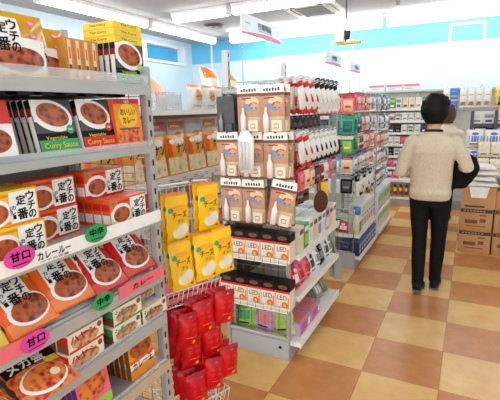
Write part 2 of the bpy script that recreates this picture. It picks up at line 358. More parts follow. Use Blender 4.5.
# strips and oval tags stuck to the rails (sub-parts of their shelf)
def rot_to_aisle(b, x, y, z): b.v = [(x - py, y + px, z + pz) for px, py, pz in b.v]; return b
def oval(y, z, col, txt, sh, lab):
    b = MB(); f = flat(-.004); n = 24
    b.prism([(.04 * cos(2 * pi * i / n), .0265 * sin(2 * pi * i / n)) for i in range(n)], -.0035, 0, col)
    b.text(txt, 0, .004, .05, .022, INK, f, .0008); b.rect(-.022, .022, -.017, -.0145, INK, f, .0006); G.part('oval_tag', rot_to_aisle(b, XF + .0135, y, z), sh, lab)
b = MB(); b.box(-.36, .42, -.002, 0, -.018, .022, WHITE); f = flat(-.002)
b.text('カレールー', -.012, .004, .1, .02, INK, f, .0008); b.text('ウチの定番', -.012, -.0115, .085, .006, GREY, f, .0008); G.part('price_strip', rot_to_aisle(b, XF + .0095, .715, 1.25), shC, 'white strip with black lettering')
oval(.605, 1.27, MAG, '甘口', shC, 'pink oval tag'); oval(.842, 1.266, GRN, '中辛', shC, 'green oval tag')
STRIPP = mat('strip_pink', (238, 112, 122), .45, .05)
for ya, yb in ((.3, .63), (.91, 1.13)):
    b = MB(); b.box(ya - .6, yb - .6, -.002, 0, -.018, .022, STRIPP); b.text('カレー', (ya + yb) / 2 - .6, .002, .1, .018, DKRED, flat(-.002), .0008); G.part('price_strip', rot_to_aisle(b, XF + .0095, .6, 1.046), shD, 'pink price strip')
oval(.615, 1.046, MAG, '甘口', shD, 'pink oval tag'); oval(.842, 1.056, GRN, '中辛', shD, 'green oval tag')
# sloping stand under the pouches of shelf D
b = MB(); b.add([(XF - .03, Y0 + .02, 1.043), (XF - .03, Y1 - .02, 1.043), (XF - .17, Y1 - .02, 1.195), (XF - .17, Y0 + .02, 1.195), (XF - .17, Y1 - .02, 1.043), (XF - .17, Y0 + .02, 1.043)],
    [(0, 1, 2, 3), (0, 5, 4, 1), (2, 4, 5, 3), (1, 4, 2), (0, 3, 5)], STEEL); G.part('slope_stand', b, shD)
# short dark hook strip under the top shelf
b = MB(); b.box(XB + .05, XF - .06, Y0 + .1, Y1 - .05, 1.652, 1.662, DARKST)
for k in range(14): b.box(XF - .075, XF - .06, .1 + k * .072, .13 + k * .072, 1.65, 1.66, DARKST if k % 3 else GREY)
G.part('divider_strip', b, shA)

# ---------------------------------------------------------------- curry products
def carton(w, h, d, body, side=None):
    b = MB(); b.box(-w / 2, w / 2, -d / 2, d / 2, 0, h, body)
    if side:
        for sx in (-1, 1): b.add([(sx * (w / 2 + .0005), -d / 2, 0), (sx * (w / 2 + .0005), d / 2, 0), (sx * (w / 2 + .0005), d / 2, h), (sx * (w / 2 + .0005), -d / 2, h)], [(0, 1, 2, 3)], side)
    return b
def spine(b, w, h, d, bands):
    for z0, z1, m in bands:
        for sx in (-1, 1):
            x = sx * (w / 2 + .001); b.add([(x, -d / 2 + .002, z0), (x, d / 2 - .002, z0), (x, d / 2 - .002, z1), (x, -d / 2 + .002, z1)], [(0, 1, 2, 3)], m)
def sauce_box(panel, badge, w=.125, h=.152, d=.021, word='Vegetable'):
    b = carton(w, h, d, BLACK); f = flat(-d / 2)
    spine(b, w, h, d, ((0, h * .72, WHITE), (h * .72, h * .86, DKRED)))
    b.rect(-w / 2, w / 2, 0, h * .3, panel, f); b.rect(-w / 2, w / 2, h * .42, h, DKGREY, f)
    b.ell(-.004, h * .72, .062, .042, WHITE, f, .0009, -.25); b.ell(-.002, h * .735, .05, .031, CURRY, f, .0014, -.25)
    b.rect(-w / 2, -w * .22, h * .62, h, WHITE, f, .0007)
    b.ell(w * .33, h * .47, .0125, .0125, badge, f, .0018); b.text('S&B', w * .33, h * .47, .014, .006, WHITE, f, .0024)
    b.text(word, -w * .06, h * .325, .066, .011, LEMON, f); b.text('Curry Sauce', .002, h * .185, .105, .019, LEMON, f); b.rect(-w * .3, w * .34, h * .05, h * .075, WHITE, f)
    return b
K_GREEN = Kit('sauce_box', 'box', sauce_box(GRN, GRN)); K_RED = Kit('sauce_box', 'box', sauce_box(RED, RED))
K_DARK = Kit('sauce_box', 'box', sauce_box(GRN, LIME, .125, .128))
def oishii():
    w, h, d = .115, .156, .022; b = carton(w, h, d, AMBER); f = flat(-d / 2); spine(b, w, h, d, ((0, h, ORG),))
    b.rect(-w / 2, w / 2, 0, h * .4, STEW, f); b.ell(0, h * .66, .043, .038, YEL, f, .0009); b.rect(-w / 2, w / 2, h * .9, h, RED, f)
    b.text('おいしい', 0, h * .74, .066, .02, DKRED, f); b.text('カレー', 0, h * .57, .054, .02, INK, f); b.text('S&B', 0, h * .945, .022, .009, WHITE, f); b.rect(-w * .4, w * .4, h * .38, h * .42, BROWN, f, .0012); return b
K_OISHII = Kit('curry_box', 'box', oishii())
def red_box():
    w, h, d = .105, .15, .022; b = carton(w, h, d, RED); f = flat(-d / 2); b.rect(-w / 2, w / 2, 0, h * .62, WHITE, f); b.ell(0, h * .36, .044, .03, CURRY, f); b.rect(-w / 2, w / 2, 0, h * .1, CORAL, f); return b
K_REDB = Kit('curry_box', 'box', red_box())
def uchino(b, cx, cz, s, m, surf, card=WHITE, rot=0, n=4):
    """the white label with two upright columns of brush lettering"""
    w, h = .066 * s, .07 * s
    R = lambda x, z: (cx + x * cos(rot) - z * sin(rot), cz + x * sin(rot) + z * cos(rot))
    b.rect(cx - w / 2, cx + w / 2, cz - h / 2, cz + h / 2, card, surf, .0009, n, rot)
    for t, x, z, q in (('ウ', .017, .021, .02), ('チ', .018, -.001, .019), ('の', .019, -.022, .018), ('定', -.006, .014, .022), ('番', -.005, -.017, .025), ('カ', -.025, 0, .009), ('レ', -.025, -.011, .009), ('ー', -.025, -.021, .007)):
        X, Z = R(x * s, z * s); b.text(t, X, Z, q * s, q * s, m, surf, .0022, rot)
def roux_box(col, band):
    w, h, d = .162, .085, .034; b = carton(w, h, d, col); f = flat(-d / 2)
    spine(b, w, h, d, ((h * .12, h * .45, WHITE), (h * .6, h * .85, band)))
    b.rect(-w / 2, w / 2, 0, h * .13, band, f); b.rect(-w * .5, w * .12, h * .13, h * .58, CREAM, f, .0005); b.ell(-.034, h * .42, .043, .034, WHITE, f, .0009); b.ell(-.034, h * .4, .035, .025, CURRY, f, .0014)
    b.ell(-w * .42, h * .86, .008, .006, GRN, f, .0009); b.rect(-w * .3, w * .05, h * .82, h * .9, band, f); uchino(b, .041, h * .5, 1.08, INK, f, n=1); return b
K_ROUXO = Kit('roux_box', 'box', roux_box(ORG, RED)); K_ROUXY = Kit('roux_box', 'box', roux_box(YEL, AMBER))
def pillow_surf(w, h, d):
    def g(x, z):
        u = min(1, abs(2 * x / w)); v = min(1, abs(2 * z / h - 1)); return -d * (1 - u ** 2.6) * (1 - v ** 3.2) - .001
    return g
def pillow(w, h, d, m, back=None, nx=10, nz=14, crimp=.003):
    b = MB(); g = pillow_surf(w, h, d)
    for sgn, mm in ((1, m), (-.45, back or m)):
        vs = []; fs = []
        for j in range(nz + 1):
            for i in range(nx + 1):
                x = w * (i / nx - .5); z = h * j / nz; xx = x * (1 + (.02 if j in (0, nz) else 0)) + (crimp * sin(j * 1.7) * (1 if i == nx else -1 if i == 0 else 0))
                vs.append((xx, g(x, z) * sgn, z))
        for j in range(nz):
            for i in range(nx):
                q = (j * (nx + 1) + i, j * (nx + 1) + i + 1, (j + 1) * (nx + 1) + i + 1, (j + 1) * (nx + 1) + i); fs.append(q if sgn > 0 else q[::-1])
        b.add(vs, fs, mm, True)
    return b, g
def curry_pouch(film, band, w=.138, h=.19, d=.014, bowl=CURRY):
    b, g = pillow(w, h, d, film)
    b.rect(-w * .46, w * .46, .004, h * .2, band, g, .0006, 6); uchino(b, -.008, h * .58, 1.2, INK, g, n=5)
    b.ell(.008, h * .29, .06, .04, WHITE, g, .001, .15); b.ell(.01, h * .29, .053, .033, bowl, g, .0016, .15)
    for x, z, mm in ((-.05, .9, GRN), (.035, .87, LIME), (.05, .72, LIME)): b.ell(x, h * z, .009, .006, mm, g, .0012)
    b.rect(-.02, .028, h * .88, h * .93, band, g, .001, 3)
    return b
K_PO = Kit('curry_pouch', 'pouch', curry_pouch(mat('orange_film', (240, 98, 34), .2, .06, 14, bump=.12), mat('orange_light', (246, 138, 72), .3, .05)))
K_PR = Kit('curry_pouch', 'pouch', curry_pouch(mat('red_pouch_film', (204, 28, 32), .18, .08, 14, bump=.12), mat('red_light', (226, 80, 70), .3, .05)))
K_PY = Kit('curry_pouch', 'pouch', curry_pouch(mat('yellow_film', (248, 190, 30), .2, .05, 14, bump=.12), mat('yellow_light', (252, 214, 90), .3, .05)))
def big_yellow():
    w, h, d = .175, .158, .02; b, g = pillow(w, h, d, MUST)
    b.rect(-w * .47, w * .47, h * .02, h * .12, mat('yellow_light', (252, 214, 90)), g, .0008, 6); b.rect(-w * .47, w * .47, h * .12, h * .62, WHITE, g, .0008, 6)
    b.ell(.0, h * .32, .078, .032, WHITE, g, .0012); b.ell(.004, h * .3, .07, .028, CURRY, g, .0018)
    uchino(b, -.03, h * .63, 1.2, INK, g, n=5)
    for z in (.86, .66): b.ell(w * .27, h * z, .012, .0075, PINK, g, .0016); b.text('S&B', w * .27, h * z, .014, .006, WHITE, g, .0026)
    return b
K_BY = Kit('curry_bag', 'bag', big_yellow())
def spine_box():
    w, h, d = .028, .122, .12; b = carton(w, h, d, mat('gold_brown', (200, 136, 52), .35, .08)); f = flat(-d / 2); b.rect(-w * .22, w * .2, h * .04, h * .96, PEACH, f); b.rect(-w * .2, w * .15, h * .3, h * .42, BROWN, f, .001); b.rect(-w * .1, w * .1, h * .55, h * .8, ORG, f, .001); return b
K_SPINE = Kit('snack_carton', 'box', spine_box())
def flat_box():
    w, d, h = .125, .13, .021; b = carton(w, h, d, LEMON); f = flat(-d / 2)
    b.rect(-w / 2, w / 2, 0, h * .2, YEL, f); b.text('The Curry', .002, h * .55, .07, h * .42, INK, f)
    T0 = b.T; b.T = Matrix.Rotation(-pi / 2, 4, 'Z'); f = flat(-w / 2); b.rect(-d / 2, d / 2, 0, h * .2, YEL, f); b.text('The Curry', .0, h * .55, .07, h * .42, INK, f); b.T = T0; return b
K_FLAT = Kit('curry_box', 'box', flat_box())
A = 'curry shelving unit'
# top shelf (z 1.685)
K_BY.put((-.995, .705, 1.686), FX, 'large mustard yellow curry bag at far left of the top shelf, white lettered label', None, .06)
K_BY.put((-1.05, .82, 1.686), FX, 'mustard yellow curry bag on the top shelf, half hidden behind the large one', None, .06, scale=.93)
for k in range(4): K_SPINE.put((-1.065, .876 + k * .0295, 1.686), FX, 'amber carton standing spine out on the top shelf, %s of four from the left' % ORD[k], 'amber cartons on the top shelf')
for k in range(5): K_DARK.put((-.995 - k * .0245, 1.092, 1.686), FX, ('dark curry sauce box with green base, front of the row on the top shelf' if k == 0 else 'dark curry sauce box on the top shelf, %s behind the front box' % ORD[k - 1]), 'dark sauce boxes on the top shelf')
for k in range(3): K_FLAT.put((-1.055, 1.1, 1.8148 + k * .0214), FX, 'flat lemon yellow curry box laid on the dark sauce boxes, %s of its stack' % ('bottom', 'middle', 'top')[k], 'yellow boxes on the top shelf')
# second shelf (1.488)
def depth_row(K, x, y, z, n, step, tilt, front, behind, group):
    for k in range(n): K.put((x - k * step, y, z), FX, front if k == 0 else behind % ORD[k - 1], group, tilt)
depth_row(K_REDB, -.985, .615, 1.489, 3, .026, .18, 'red and white curry box at far left of the second shelf', 'red and white curry box at far left of second shelf, %s behind the front one', 'red boxes on the second shelf')
depth_row(K_GREEN, -.985, .795, 1.489, 6, .026, .22, 'black curry sauce box with green base, front of its row on the second shelf', 'black sauce box with green base on second shelf, %s behind the front one', 'green based sauce boxes')
depth_row(K_RED, -.985, .936, 1.489, 6, .026, .2, 'black curry sauce box with red base, front of its row on the second shelf', 'black sauce box with red base on second shelf, %s behind the front one', 'red based sauce boxes')
depth_row(K_OISHII, -.98, 1.057, 1.489, 4, .026, .1, 'orange curry box with round yellow sign at right end of the second shelf', 'orange curry box at right end of second shelf, %s behind the front one', 'orange boxes on the second shelf')
# roux shelf (1.255)
for k in range(3):
    for j in range(2):
        K_ROUXY.put((-.98 - k * .037, .622 - j * .012, 1.256 + j * .0865), FX, 'yellow roux box at left of the roux shelf, %s, %s' % (('lower', 'upper')[j], ('front', 'second from front', 'back')[k]), 'yellow roux boxes')
        if k < 2: K_ROUXO.put((-1.05 - k * .037, .79 - j * .004, 1.256 + j * .0865), FX, 'orange roux box beside the yellow ones, %s, %s' % (('lower', 'upper')[j], ('front', 'behind the front one')[k]), 'orange roux boxes')
for k in range(4): K_ROUXO.put((-.975 - k * .037, 1.005, 1.256), FX, ('orange roux box alone at the right front of the roux shelf' if k == 0 else 'orange roux box at right of the roux shelf, lower layer, %s behind the front one' % ORD[k - 1]), 'orange roux boxes')
for k in range(2): K_ROUXO.put((-1.05 - k * .037, .985, 1.3425), FX, 'orange roux box on top of the right stack on roux shelf, %s' % ('front', 'back')[k], 'orange roux boxes')
# pouches on the slope (shelf D)
T = rad(43)
def pouch(K, y, u, label, dz=0, roll=0.):
    K.put((XF - .014 - u * .14, y, 1.049 + u * .15 + dz), FX + roll, label, 'curry pouches on the slope', T, 0., 1.06)
pouch(K_PY, .5, 0, 'yellow curry pouch leaning at far left of the sloping shelf', .004)
pouch(K_PO, .645, 0, 'orange curry pouch lying at front left of the sloping shelf', .008, .05)
pouch(K_PO, .635, .3, 'orange curry pouch behind the front left orange pouch', -.004, .04); pouch(K_PO, .78, .06, 'orange curry pouch leaning beside the red pouches', .008, -.02); pouch(K_PO, .77, .3, 'orange curry pouch behind the one beside the red pouches', -.004)
pouch(K_PR, .92, .02, 'red curry pouch lying next to the orange pouches on the slope', .006, .03); pouch(K_PR, .9, .3, 'red curry pouch half hidden under the green oval tag', -.004, .05)
pouch(K_PR, 1.06, .06, 'red curry pouch at the right end of the sloping shelf', .006, -.04); pouch(K_PR, 1.055, .3, 'red curry pouch behind the one at right end of the slope', -.004)
# shelf E (.875)
def mega():
    w, h, d = .155, .142, .01; b, g = pillow(w, h, d, STEW); b.rect(-w * .48, w * .48, h * .72, h * .98, BLACK, g, .0008, 6); b.text('メガ盛', -.012, h * .85, .1, .032, WHITE, g, .002)
    b.ell(.0, h * .36, .066, .044, WHITE, g, .0008); b.ell(.003, h * .38, .06, .039, STEW, g, .0014); b.ell(.03, h * .36, .014, .012, CREAM, g, .002); b.rect(.03, .07, h * .6, h * .74, LEMON, g, .0012, 3); return b
K_MEGA = Kit('curry_pouch', 'pouch', mega()); K_MEGA.put((-.922, .645, .886), FX - .03, 'black and red pouch with large white lettering at lower left', None, 1.12)
K_MEGA.put((-.922, .48, .886), FX, 'black and red pouch at the left edge beside the front one', None, 1.12)
def small_roux(c, d_, txt):
    w, h, d = .128, .058, .05; b = carton(w, h, d, CREAM); f = flat(-d / 2); spine(b, w, h, d, ((0, h * .5, BROWN), (h * .5, h * .9, c))); b.ell(-.005, h * .42, .05, .021, MEAT, f); b.text(txt, -.012, h * .68, .09, .022, c, f); b.ell(.05, h * .78, .009, .009, BROWN, f); b.rect(-w / 2, w / 2, 0, h * .12, d_, f); return b
K_SR = Kit('stew_box', 'box', small_roux(RED, RED, 'ハヤシ')); K_SG = Kit('stew_box', 'box', small_roux(GRN, GRN, 'シチュー')); K_SB = Kit('stew_box', 'box', small_roux(NAVY, BLUE, 'シチュー'))
for j in range(2):
    for k in range(3):
        K_SR.put((-.985 - k * .052, .79 + (j - 1) * .004, .876 + j * .059), FX, 'cream and red stew box below the orange pouches, %s layer, %s' % (('lower', 'upper')[j], ('front', 'second', 'back')[k]), 'red stew boxes')
        K_SG.put((-.985 - k * .052, .955 + j * .008, .876 + j * .059), FX, 'cream and green stew box below the green oval tag, %s layer, %s' % (('lower', 'upper')[j], ('front', 'second', 'back')[k]), 'green stew boxes')
for k in range(2): K_SB.put((-.985 - k * .052, 1.098 - .004, .876), FX, 'cream and blue stew box at the right end, %s' % ('front', 'behind the front one')[k], 'blue stew boxes')
K_SB.put((-1.03, 1.092, .935), FX, 'cream and blue stew box on top of the two at right end', 'blue stew boxes')
# shelf F (.69)
def purple_box():
    w, h, d = .125, .15, .022; b = carton(w, h, d, PURP); f = flat(-d / 2); b.rect(-w / 2, w / 2, h * .12, h * .9, PINK, f, .0005); b.ell(0, h * .55, .056, .04, STEW, f); b.rect(-w / 2, w / 2, 0, h * .22, LIME, f, .0008); b.text('カレー', 0, h * .1, .06, .022, INK, f); spine(b, w, h, d, ((h * .3, h * .36, WHITE), (h * .7, h * .78, LIL))); return b
depth_row(Kit('curry_box', 'box', purple_box()), -.985, .815, .691, 6, .026, .15, 'purple curry box with lime base, front of its row at the bottom', 'purple curry box at the bottom, %s behind the front one', 'purple curry boxes')
def orange_box():
    w, h, d = .122, .14, .022; b = carton(w, h, d, AMBER); f = flat(-d / 2); b.ell(0, h * .72, .054, .034, CURRY, f); b.rect(-w / 2, w / 2, h * .42, h * .5, ORG, f, .001); b.rect(-w / 2, w / 2, h * .28, h * .42, WHITE, f); b.text('カレー王', 0, h * .33, .1, .026, INK, f); spine(b, w, h, d, ((0, h, BROWN),)); return b
depth_row(Kit('curry_box', 'box', orange_box()), -.985, 1.03, .691, 5, .026, .08, 'amber curry box with white band, front of its row at bottom right', 'amber curry box at bottom right, %s behind the front one', 'amber curry boxes')

# ================================================================== NAAN SHELVES (seen through the gap)
NX = -2.1
N_ = Loc('shelving_unit', (-2.3, 3.0, 0), 'white shelving behind the gap with naan bags and bread bags on top', 'shelf')
N_.part('back_panel', MB().box(-2.56, -2.54, 1.7, 4.4, .05, 1.6, SHELFW))
N_.part('base', MB().box(-2.54, NX - .02, 1.7, 4.4, 0, .12, SHELFW))
for y in (1.71, 4.39): N_.part('upright', upright(-2.52, y, 1.62, .03, .05, SHELFW))
for z, c in ((1.612, SHELFW), (1.085, SHELFW), (.76, SHELFW), (.44, SHELFW)):
    sh = N_.part('shelf', MB().box(-2.54, NX, 1.725, 4.375, z - .03, z, c))
    b = MB(); b.box(NX, NX + .008, 1.7, 4.4, z - .034, z + .004, WHITE); N_.part('price_rail', b, sh)
    if z > 1.5:
        b = MB(); b.box(NX - .03, NX - .012, 1.73, 4.37, z - .06, z - .031, mat('rail_maroon', (120, 40, 30), .5, .1)); N_.part('under_rail', b, sh)
    else:
        for k in range(12):
            b = MB(); y = 1.85 + k * .17; b.box(NX + .0085, NX + .0105, y - .05, y + .05, z - .07, z + .01, WHITE); b.box(NX + .011, NX + .0115, y - .035, y + .035, z - .035, z - .03, GREY); b.box(NX + .011, NX + .0115, y - .035, y + .015, z - .02, z - .015, BLACK)
            N_.part('price_card', b, sh, 'white price card with dark lettering')
def naan_bag():
    w, h, d = .275, .335, .035; b, g = pillow(w, h, d, mat('naan_film', (240, 158, 34), .22, .06, 14, bump=.1)); b.rect(-w * .46, w * .46, h * .03, h * .44, NAAN, g, .001, 7); b.ell(.03, h * .83, .07, .03, CREAM, g, .001); b.rect(-w * .46, -w * .3, h * .46, h * .9, ORG, g, .001, 4)
    b.text('ナン', .03, h * .66, .13, .075, INK, g, .003); b.ell(-.07, h * .82, .03, .02, WHITE, g, .001); b.ell(.07, h * .42, .05, .03, PEACH, g, .0015); return b
KN = Kit('naan_bag', 'bag', naan_bag())
for k in range(7): KN.put((NX - .07, 2.05 + k * .285, 1.086), FX, 'orange naan bag, front row of the naan shelf, %s from the left' % ORD[k], 'naan bags', .1)
def bread_bag(c, m2):
    w, h, d = .25, .45, .03; b, g = pillow(w, h, d, WHITEFILM); b.rect(-w * .45, w * .45, h * .8, h * .97, c, g, .001, 5); b.ell(0, h * .66, .07, .05, m2, g, .001); b.rect(-.09, .02, h * .86, h * .9, WHITE, g, .0014, 3); return b
KB2 = [Kit('bread_mix_bag', 'bag', bread_bag(c, m)) for c, m in ((AMBER, STEW), (PALE, GREY), (AMBER, NAAN), (CORAL, PEACH))]
for k in range(8): KB2[k % 4].put((NX - .2, 2.0 + k * .27, 1.086), FX, '%s bread mix bag behind the naan bags, %s from the left' % (('amber and red', 'grey and white', 'amber', 'coral')[k % 4], ORD[k]), 'bread mix bags', .04)
# on top of the naan shelves
def rusk_bag():
    w, h, d = .21, .22, .06; b, g = pillow(w, h, d, WHITEFILM); b.rect(-w * .46, w * .46, h * .88, h * .98, AMBER, g, .001, 5); b.ell(0, h * .55, .055, .06, PEACH, g, .001); b.ell(.0, h * .5, .045, .03, MEAT, g, .0016); b.ell(0, h * .68, .04, .025, AMBER, g, .0016); b.rect(-.06, .06, h * .14, h * .19, GREY, g, .001, 3); return b
KR = Kit('bread_bag', 'bag', rusk_bag())
for k in range(3): KR.put((NX - .06, 3.16 + k * .22, 1.613), FX, 'white bread bag with orange top standing on the naan shelves, %s from the left' % ORD[k], 'white bread bags')
b, g = pillow(.3, .42, .09, WHITEFILM); b.rect(-.13, .13, .28, .4, AMBER, g, .002, 6); b.rect(-.13, .13, .12, .2, AMBER, g, .002, 6)
KL = Kit('bread_bag', 'bag', b)
for k, (x, y) in enumerate(((NX - .22, 3.75), (NX - .24, 4.12))): KL.put((x, y, 1.63), FX, 'big white and orange bread bag lying at an angle behind the display post, %s' % ('left one', 'right one')[k], 'big bread bags', .25, (.1, .5)[k])
b, g = pillow(.4, .36, .12, PEACH); Kit('bread_bag', 'bag', b).put((NX - .33, 3.02, 1.68), FX, 'pale peach bread bag lying on the naan shelves behind the end post', None, .95)
b, g = pillow(.2, .16, .05, WHITEFILM); Kit('paper_bag', 'bag', b).put((NX - .1, 2.42, 1.613), FX, 'plain white bag on the naan shelves beside the curry shelving end')
o = empty('wire_basket', (NX - .16, 2.78, 1.613), 'small clear and wire basket on top of the naan shelves', 'basket'); b = MB(); f = .12; g_ = .16
for sx in (-1, 1): b.box(sx * f - .002, sx * f + .002, -g_, g_, .004, .13, CLEAR)
for sy in (-1, 1): b.box(-f, f, sy * g_ - .002, sy * g_ + .002, .004, .13, CLEAR)
b.box(-f, f, -g_, g_, 0, .004, CLEAR); obj('clear_box', b, o); b = MB()
for i in range(9): y = -g_ + i * .04; b.tube([(f + .004, y, 0), (f + .004, y, .14)], .002, CHROME, 5)
for z in (.0, .05, .1, .14): b.tube([(f + .004, -g_, z), (f + .004, g_, z)], .002, CHROME, 5)
obj('wire_front', b, o)
# lower naan shelves
PK = [('pink', CORAL), ('white', WHITE), ('pale', PALE), ('red', RED), ('cream', CREAM), ('lilac', LIL)]
def soft_pack(w, h, d, c, c2, name='snack_bag', cat='bag'):
    b, g = pillow(w, h, d, c); b.rect(-w * .36, w * .36, h * .3, h * .62, c2, g, .001, 4); b.ell(0, h * .75, w * .2, h * .09, c2, g, .0012); b.rect(-w * .3, w * .2, h * .14, h * .2, INK, g, .001, 3); return Kit(name, cat, b)
KSP = [soft_pack(.16, .24, .035, c, PK[(i + 2) % 6][1]) for i, (n, c) in enumerate(PK)]
for r, (z, rn) in enumerate(((.761, 'middle'), (.441, 'lower'), (.121, 'bottom'))):
    for k in range(9): KSP[(k + r) % 6].put((NX - .09, 1.95 + k * .2, z), FX, '%s snack bag on the %s shelf under the naan, %s from the left' % (PK[(k + r) % 6][0], rn, ORD[k]), 'snack bags under the naan', .08)

# ================================================================== WIRE RACK IN THE GAP
RZ = rad(66.6); RK = empty('wire_rack', (-1.015, 1.45, 0), 'white wire display rack with yellow packets above a basket and hanging red pouches', 'rack', None, RZ)
b = MB()
for x in (-.19, .17): b.tube([(x, .16, 0), (x, .16, 1.285)], .0055, WIREW, 6)
b.tube([(-.19, .16, 1.285), (.17, .16, 1.285)], .0055, WIREW, 6); obj('frame', b, RK)
b = MB()
for i in range(1, 12): x = -.19 + i * .03; b.tube([(x, .163, .08), (x, .163, 1.285)], .0014, WIREW, 5)
for j in range(16): z = .08 + j * .0795; b.tube([(-.19, .16, z), (.17, .16, z)], .0022, WIREW, 5)
obj('back_grid', b, RK)
b = MB()
for x in (-.19, .17): b.tube([(x, .22, .012), (x, -.12, .012)], .008, WIREW, 6)
b.tube([(-.19, .22, .012), (.17, .22, .012)], .008, WIREW, 6); b.tube([(-.19, -.12, .012), (.17, -.12, .012)], .008, WIREW, 6); obj('base', b, RK)
def basket(z0, z1, yf, name, xr):
    b = MB(); x0, x1, yb = -.185, xr, .155
    loop = lambda z, yq: [(x0, yb, z), (x1, yb, z), (x1, yq, z), (x0, yq, z), (x0, yb, z)]
    b.tube(loop(z1, yf - .03), .003, WIREW, 6); b.tube(loop(z0, yf), .0026, WIREW, 6)
    for i in range(13): x = x0 + (x1 - x0) * i / 12; b.tube([(x, yf - .03, z1), (x, yf, z0), (x, yb, z0)], .0018, WIREW, 5)
    for i in range(7):
        y = yf + (yb - yf) * i / 6
        for x in (x0, x1): b.tube([(x, y - .03 * (1 - i / 6), z1), (x, y, z0)], .0018, WIREW, 5)
    obj(name, b, RK)
basket(.79, .87, .0, 'wire_basket', .1); basket(.25, .345, -.05, 'wire_basket', .09)
def rod(x, z, y0=.16, y1=0.): b = MB(); b.tube([(x, y0, z), (x, y1 + .005, z), (x, y1 - .012, z + .012)], .0022, CHROME, 5); obj('hook', b, RK)
Rm = Matrix.Translation((-1.015, 1.45, 0)) @ Matrix.Rotation(RZ, 4, 'Z')
def rk(x, y, z): return tuple(Rm @ Vector((x, y, z)))
def cheese():
    w, h, d = .105, .205, .012; b, g = pillow(w, h, d, mat('cheese_film', (252, 196, 10), .2, .05, 14, bump=.1)); b.ell(.008, h * .24, .04, .03, NAAN, g, .0012, .4); b.ell(.012, h * .25, .03, .02, CREAM, g, .0016, .4)
    b.ell(-.034, h * .68, .011, .011, GRN, g, .0012); b.text('チーズ', .004, h * .58, .068, .028, TEXT_DK, g, .002); b.ell(.0, h * .72, .036, .012, mat('amber_soft', (250, 166, 20)), g, .001); b.text('ナン', .008, h * .45, .03, .014, TEXT_DK, g, .002); b.ell(.036, h * .08, .008, .006, RED, g, .0012); b.rect(-w * .5, w * .5, h * .96, h, AMBER, g, .0006, 3); return b
KC = Kit('cheese_packet', 'packet', cheese())
yr = 0
for lx, z, n in ((-.085, 1.07, 2), (.07, 1.095, 2)):
    rod(lx, z + .196)
    for k in range(n): KC.put(rk(lx, k * .04, z), RZ, 'yellow cheese packet, %s of the %s upper hook on the wire rack' % (('front', 'back')[k], ('left', 'right')[yr]), 'yellow cheese packets')
    yr += 1
for i, (lx, z) in enumerate(((-.092, .878), (.022, .888), (.112, .895))):
    for k in range(2): KC.put(rk(lx, -.04 + k * .045, z), RZ, 'yellow cheese packet leaning in the %s of the rack, %s' % (('left', 'middle', 'right')[i], ('front', 'behind')[k]), 'yellow cheese packets', .1, (-.03, .0, .02)[i])
# pink packets lying in the upper basket
KPK = soft_pack(.1, .15, .014, CORAL, PINK, 'snack_packet', 'packet')
for k in range(3): KPK.put(rk(-.1 + k * .08, .02, .797 + .004 * k), RZ, 'pink packet lying flat in the upper wire basket, %s from the left' % ORD[k], 'pink packets in the basket', 1.35)
def red_pouch():
    w, h, d = .098, .155, .026; b, g = pillow(w, h, d, REDFILM, crimp=.002); b.rect(-w * .47, w * .47, h * .85, h * .97, mat('red_seal', (176, 10, 22), .2, .08, 30), g, .001, 4)
    b.rect(-.022, .024, h * .34, h * .36, CORAL, g, .001, 2); b.ell(.014, h * .2, .008, .008, YEL, g, .0014)
    for k in range(4): b.text('辛', -.02 + (k % 2) * .03, h * (.7 - .14 * (k // 2)), .018, .018, mat('red_lettering', (226, 60, 62), .3), g, .0022)
    return b
KRP = Kit('red_pouch', 'pouch', red_pouch())
reds = [('A', .078, .672, 'top row, right'), ('B', -.02, .66, 'top row, middle'), ('C', -.112, .628, 'top row, left'), ('D', .035, .52, 'second row, middle'), ('E', -.083, .51, 'second row, left'), ('F', .078, .412, 'third row, right'), ('G', -.005, .385, 'third row, middle'), ('H', -.085, .352, 'third row, left')]
for i, (q, lx, z, wh) in enumerate(reds):
    yo = -.07 if i < 3 else (-.045 if i < 5 else -.085); rod(lx, z + .143, .16, yo - .03)
    for k in range(3): KRP.put(rk(lx + .004 * k - (.0 if k == 0 else .012), yo + k * .055, z), RZ - .12 + .05 * (i % 3), 'shiny red pouch hanging on the wire rack, %s hook, %s' % (wh, ('front', 'second', 'third')[k]), 'hanging red pouches', 0, rad((4, -3, 6, -4, 3, 5, 7, -2)[i]))

# ================================================================== MIDDLE DISPLAY (end face toward the camera)
GY0, GY1, GX0, GX1 = 2.33, 3.28, -1.375, -.94
M_ = Loc('shelving_unit', (-1.16, 2.8, 0), 'white and grey display shelving in the middle, hooks on its end and aisle side', 'shelf')
for y in (GY0 + .02, GY1 - .02): M_.part('upright', upright(-1.36, y, 1.96))
M_.part('back_panel', MB().box(-1.372, -1.362, GY0 + .04, GY1 - .04, .08, 1.74, mat('pegboard_brown', (92, 82, 78), .6, .1, 9)))
b = MB(); b.rbox(GX0 - .02, GX0 + .01, GY0 - .03, GY0, .0, 1.735, STEEL, .004); b.rbox(GX1 - .015, GX1 + .01, GY0 - .03, GY0, .14, 1.715, STEEL, .004)
b.rbox(GX0 + .01, GX1 - .015, GY0 - .026, GY0 - .004, 1.7, 1.73, STEEL, .004); b.rbox(GX0 + .01, GX1 - .015, GY0 - .026, GY0 - .004, .14, .165, STEEL, .004); M_.part('end_frame', b)
M_.part('end_grid', wire_grid(GX0 + .015, GX1 - .02, .17, 1.7, GY0 - .012, .05, .05, .0018, CHROME, .0025))
b = MB(); b.rbox(GX0 + .012, GX1, GY0 - .02, GY0 + .0, .0, .135, KICK, .003); b.rings([((-1.0, GY0 - .0205, .085), (.011, 0, 0), (0, 0, .011)), ((-1.0, GY0 - .022, .085), (.011, 0, 0), (0, 0, .011))], BLACK, 14); M_.part('kick_plate', b, None, 'grey kick plate with a black hole')
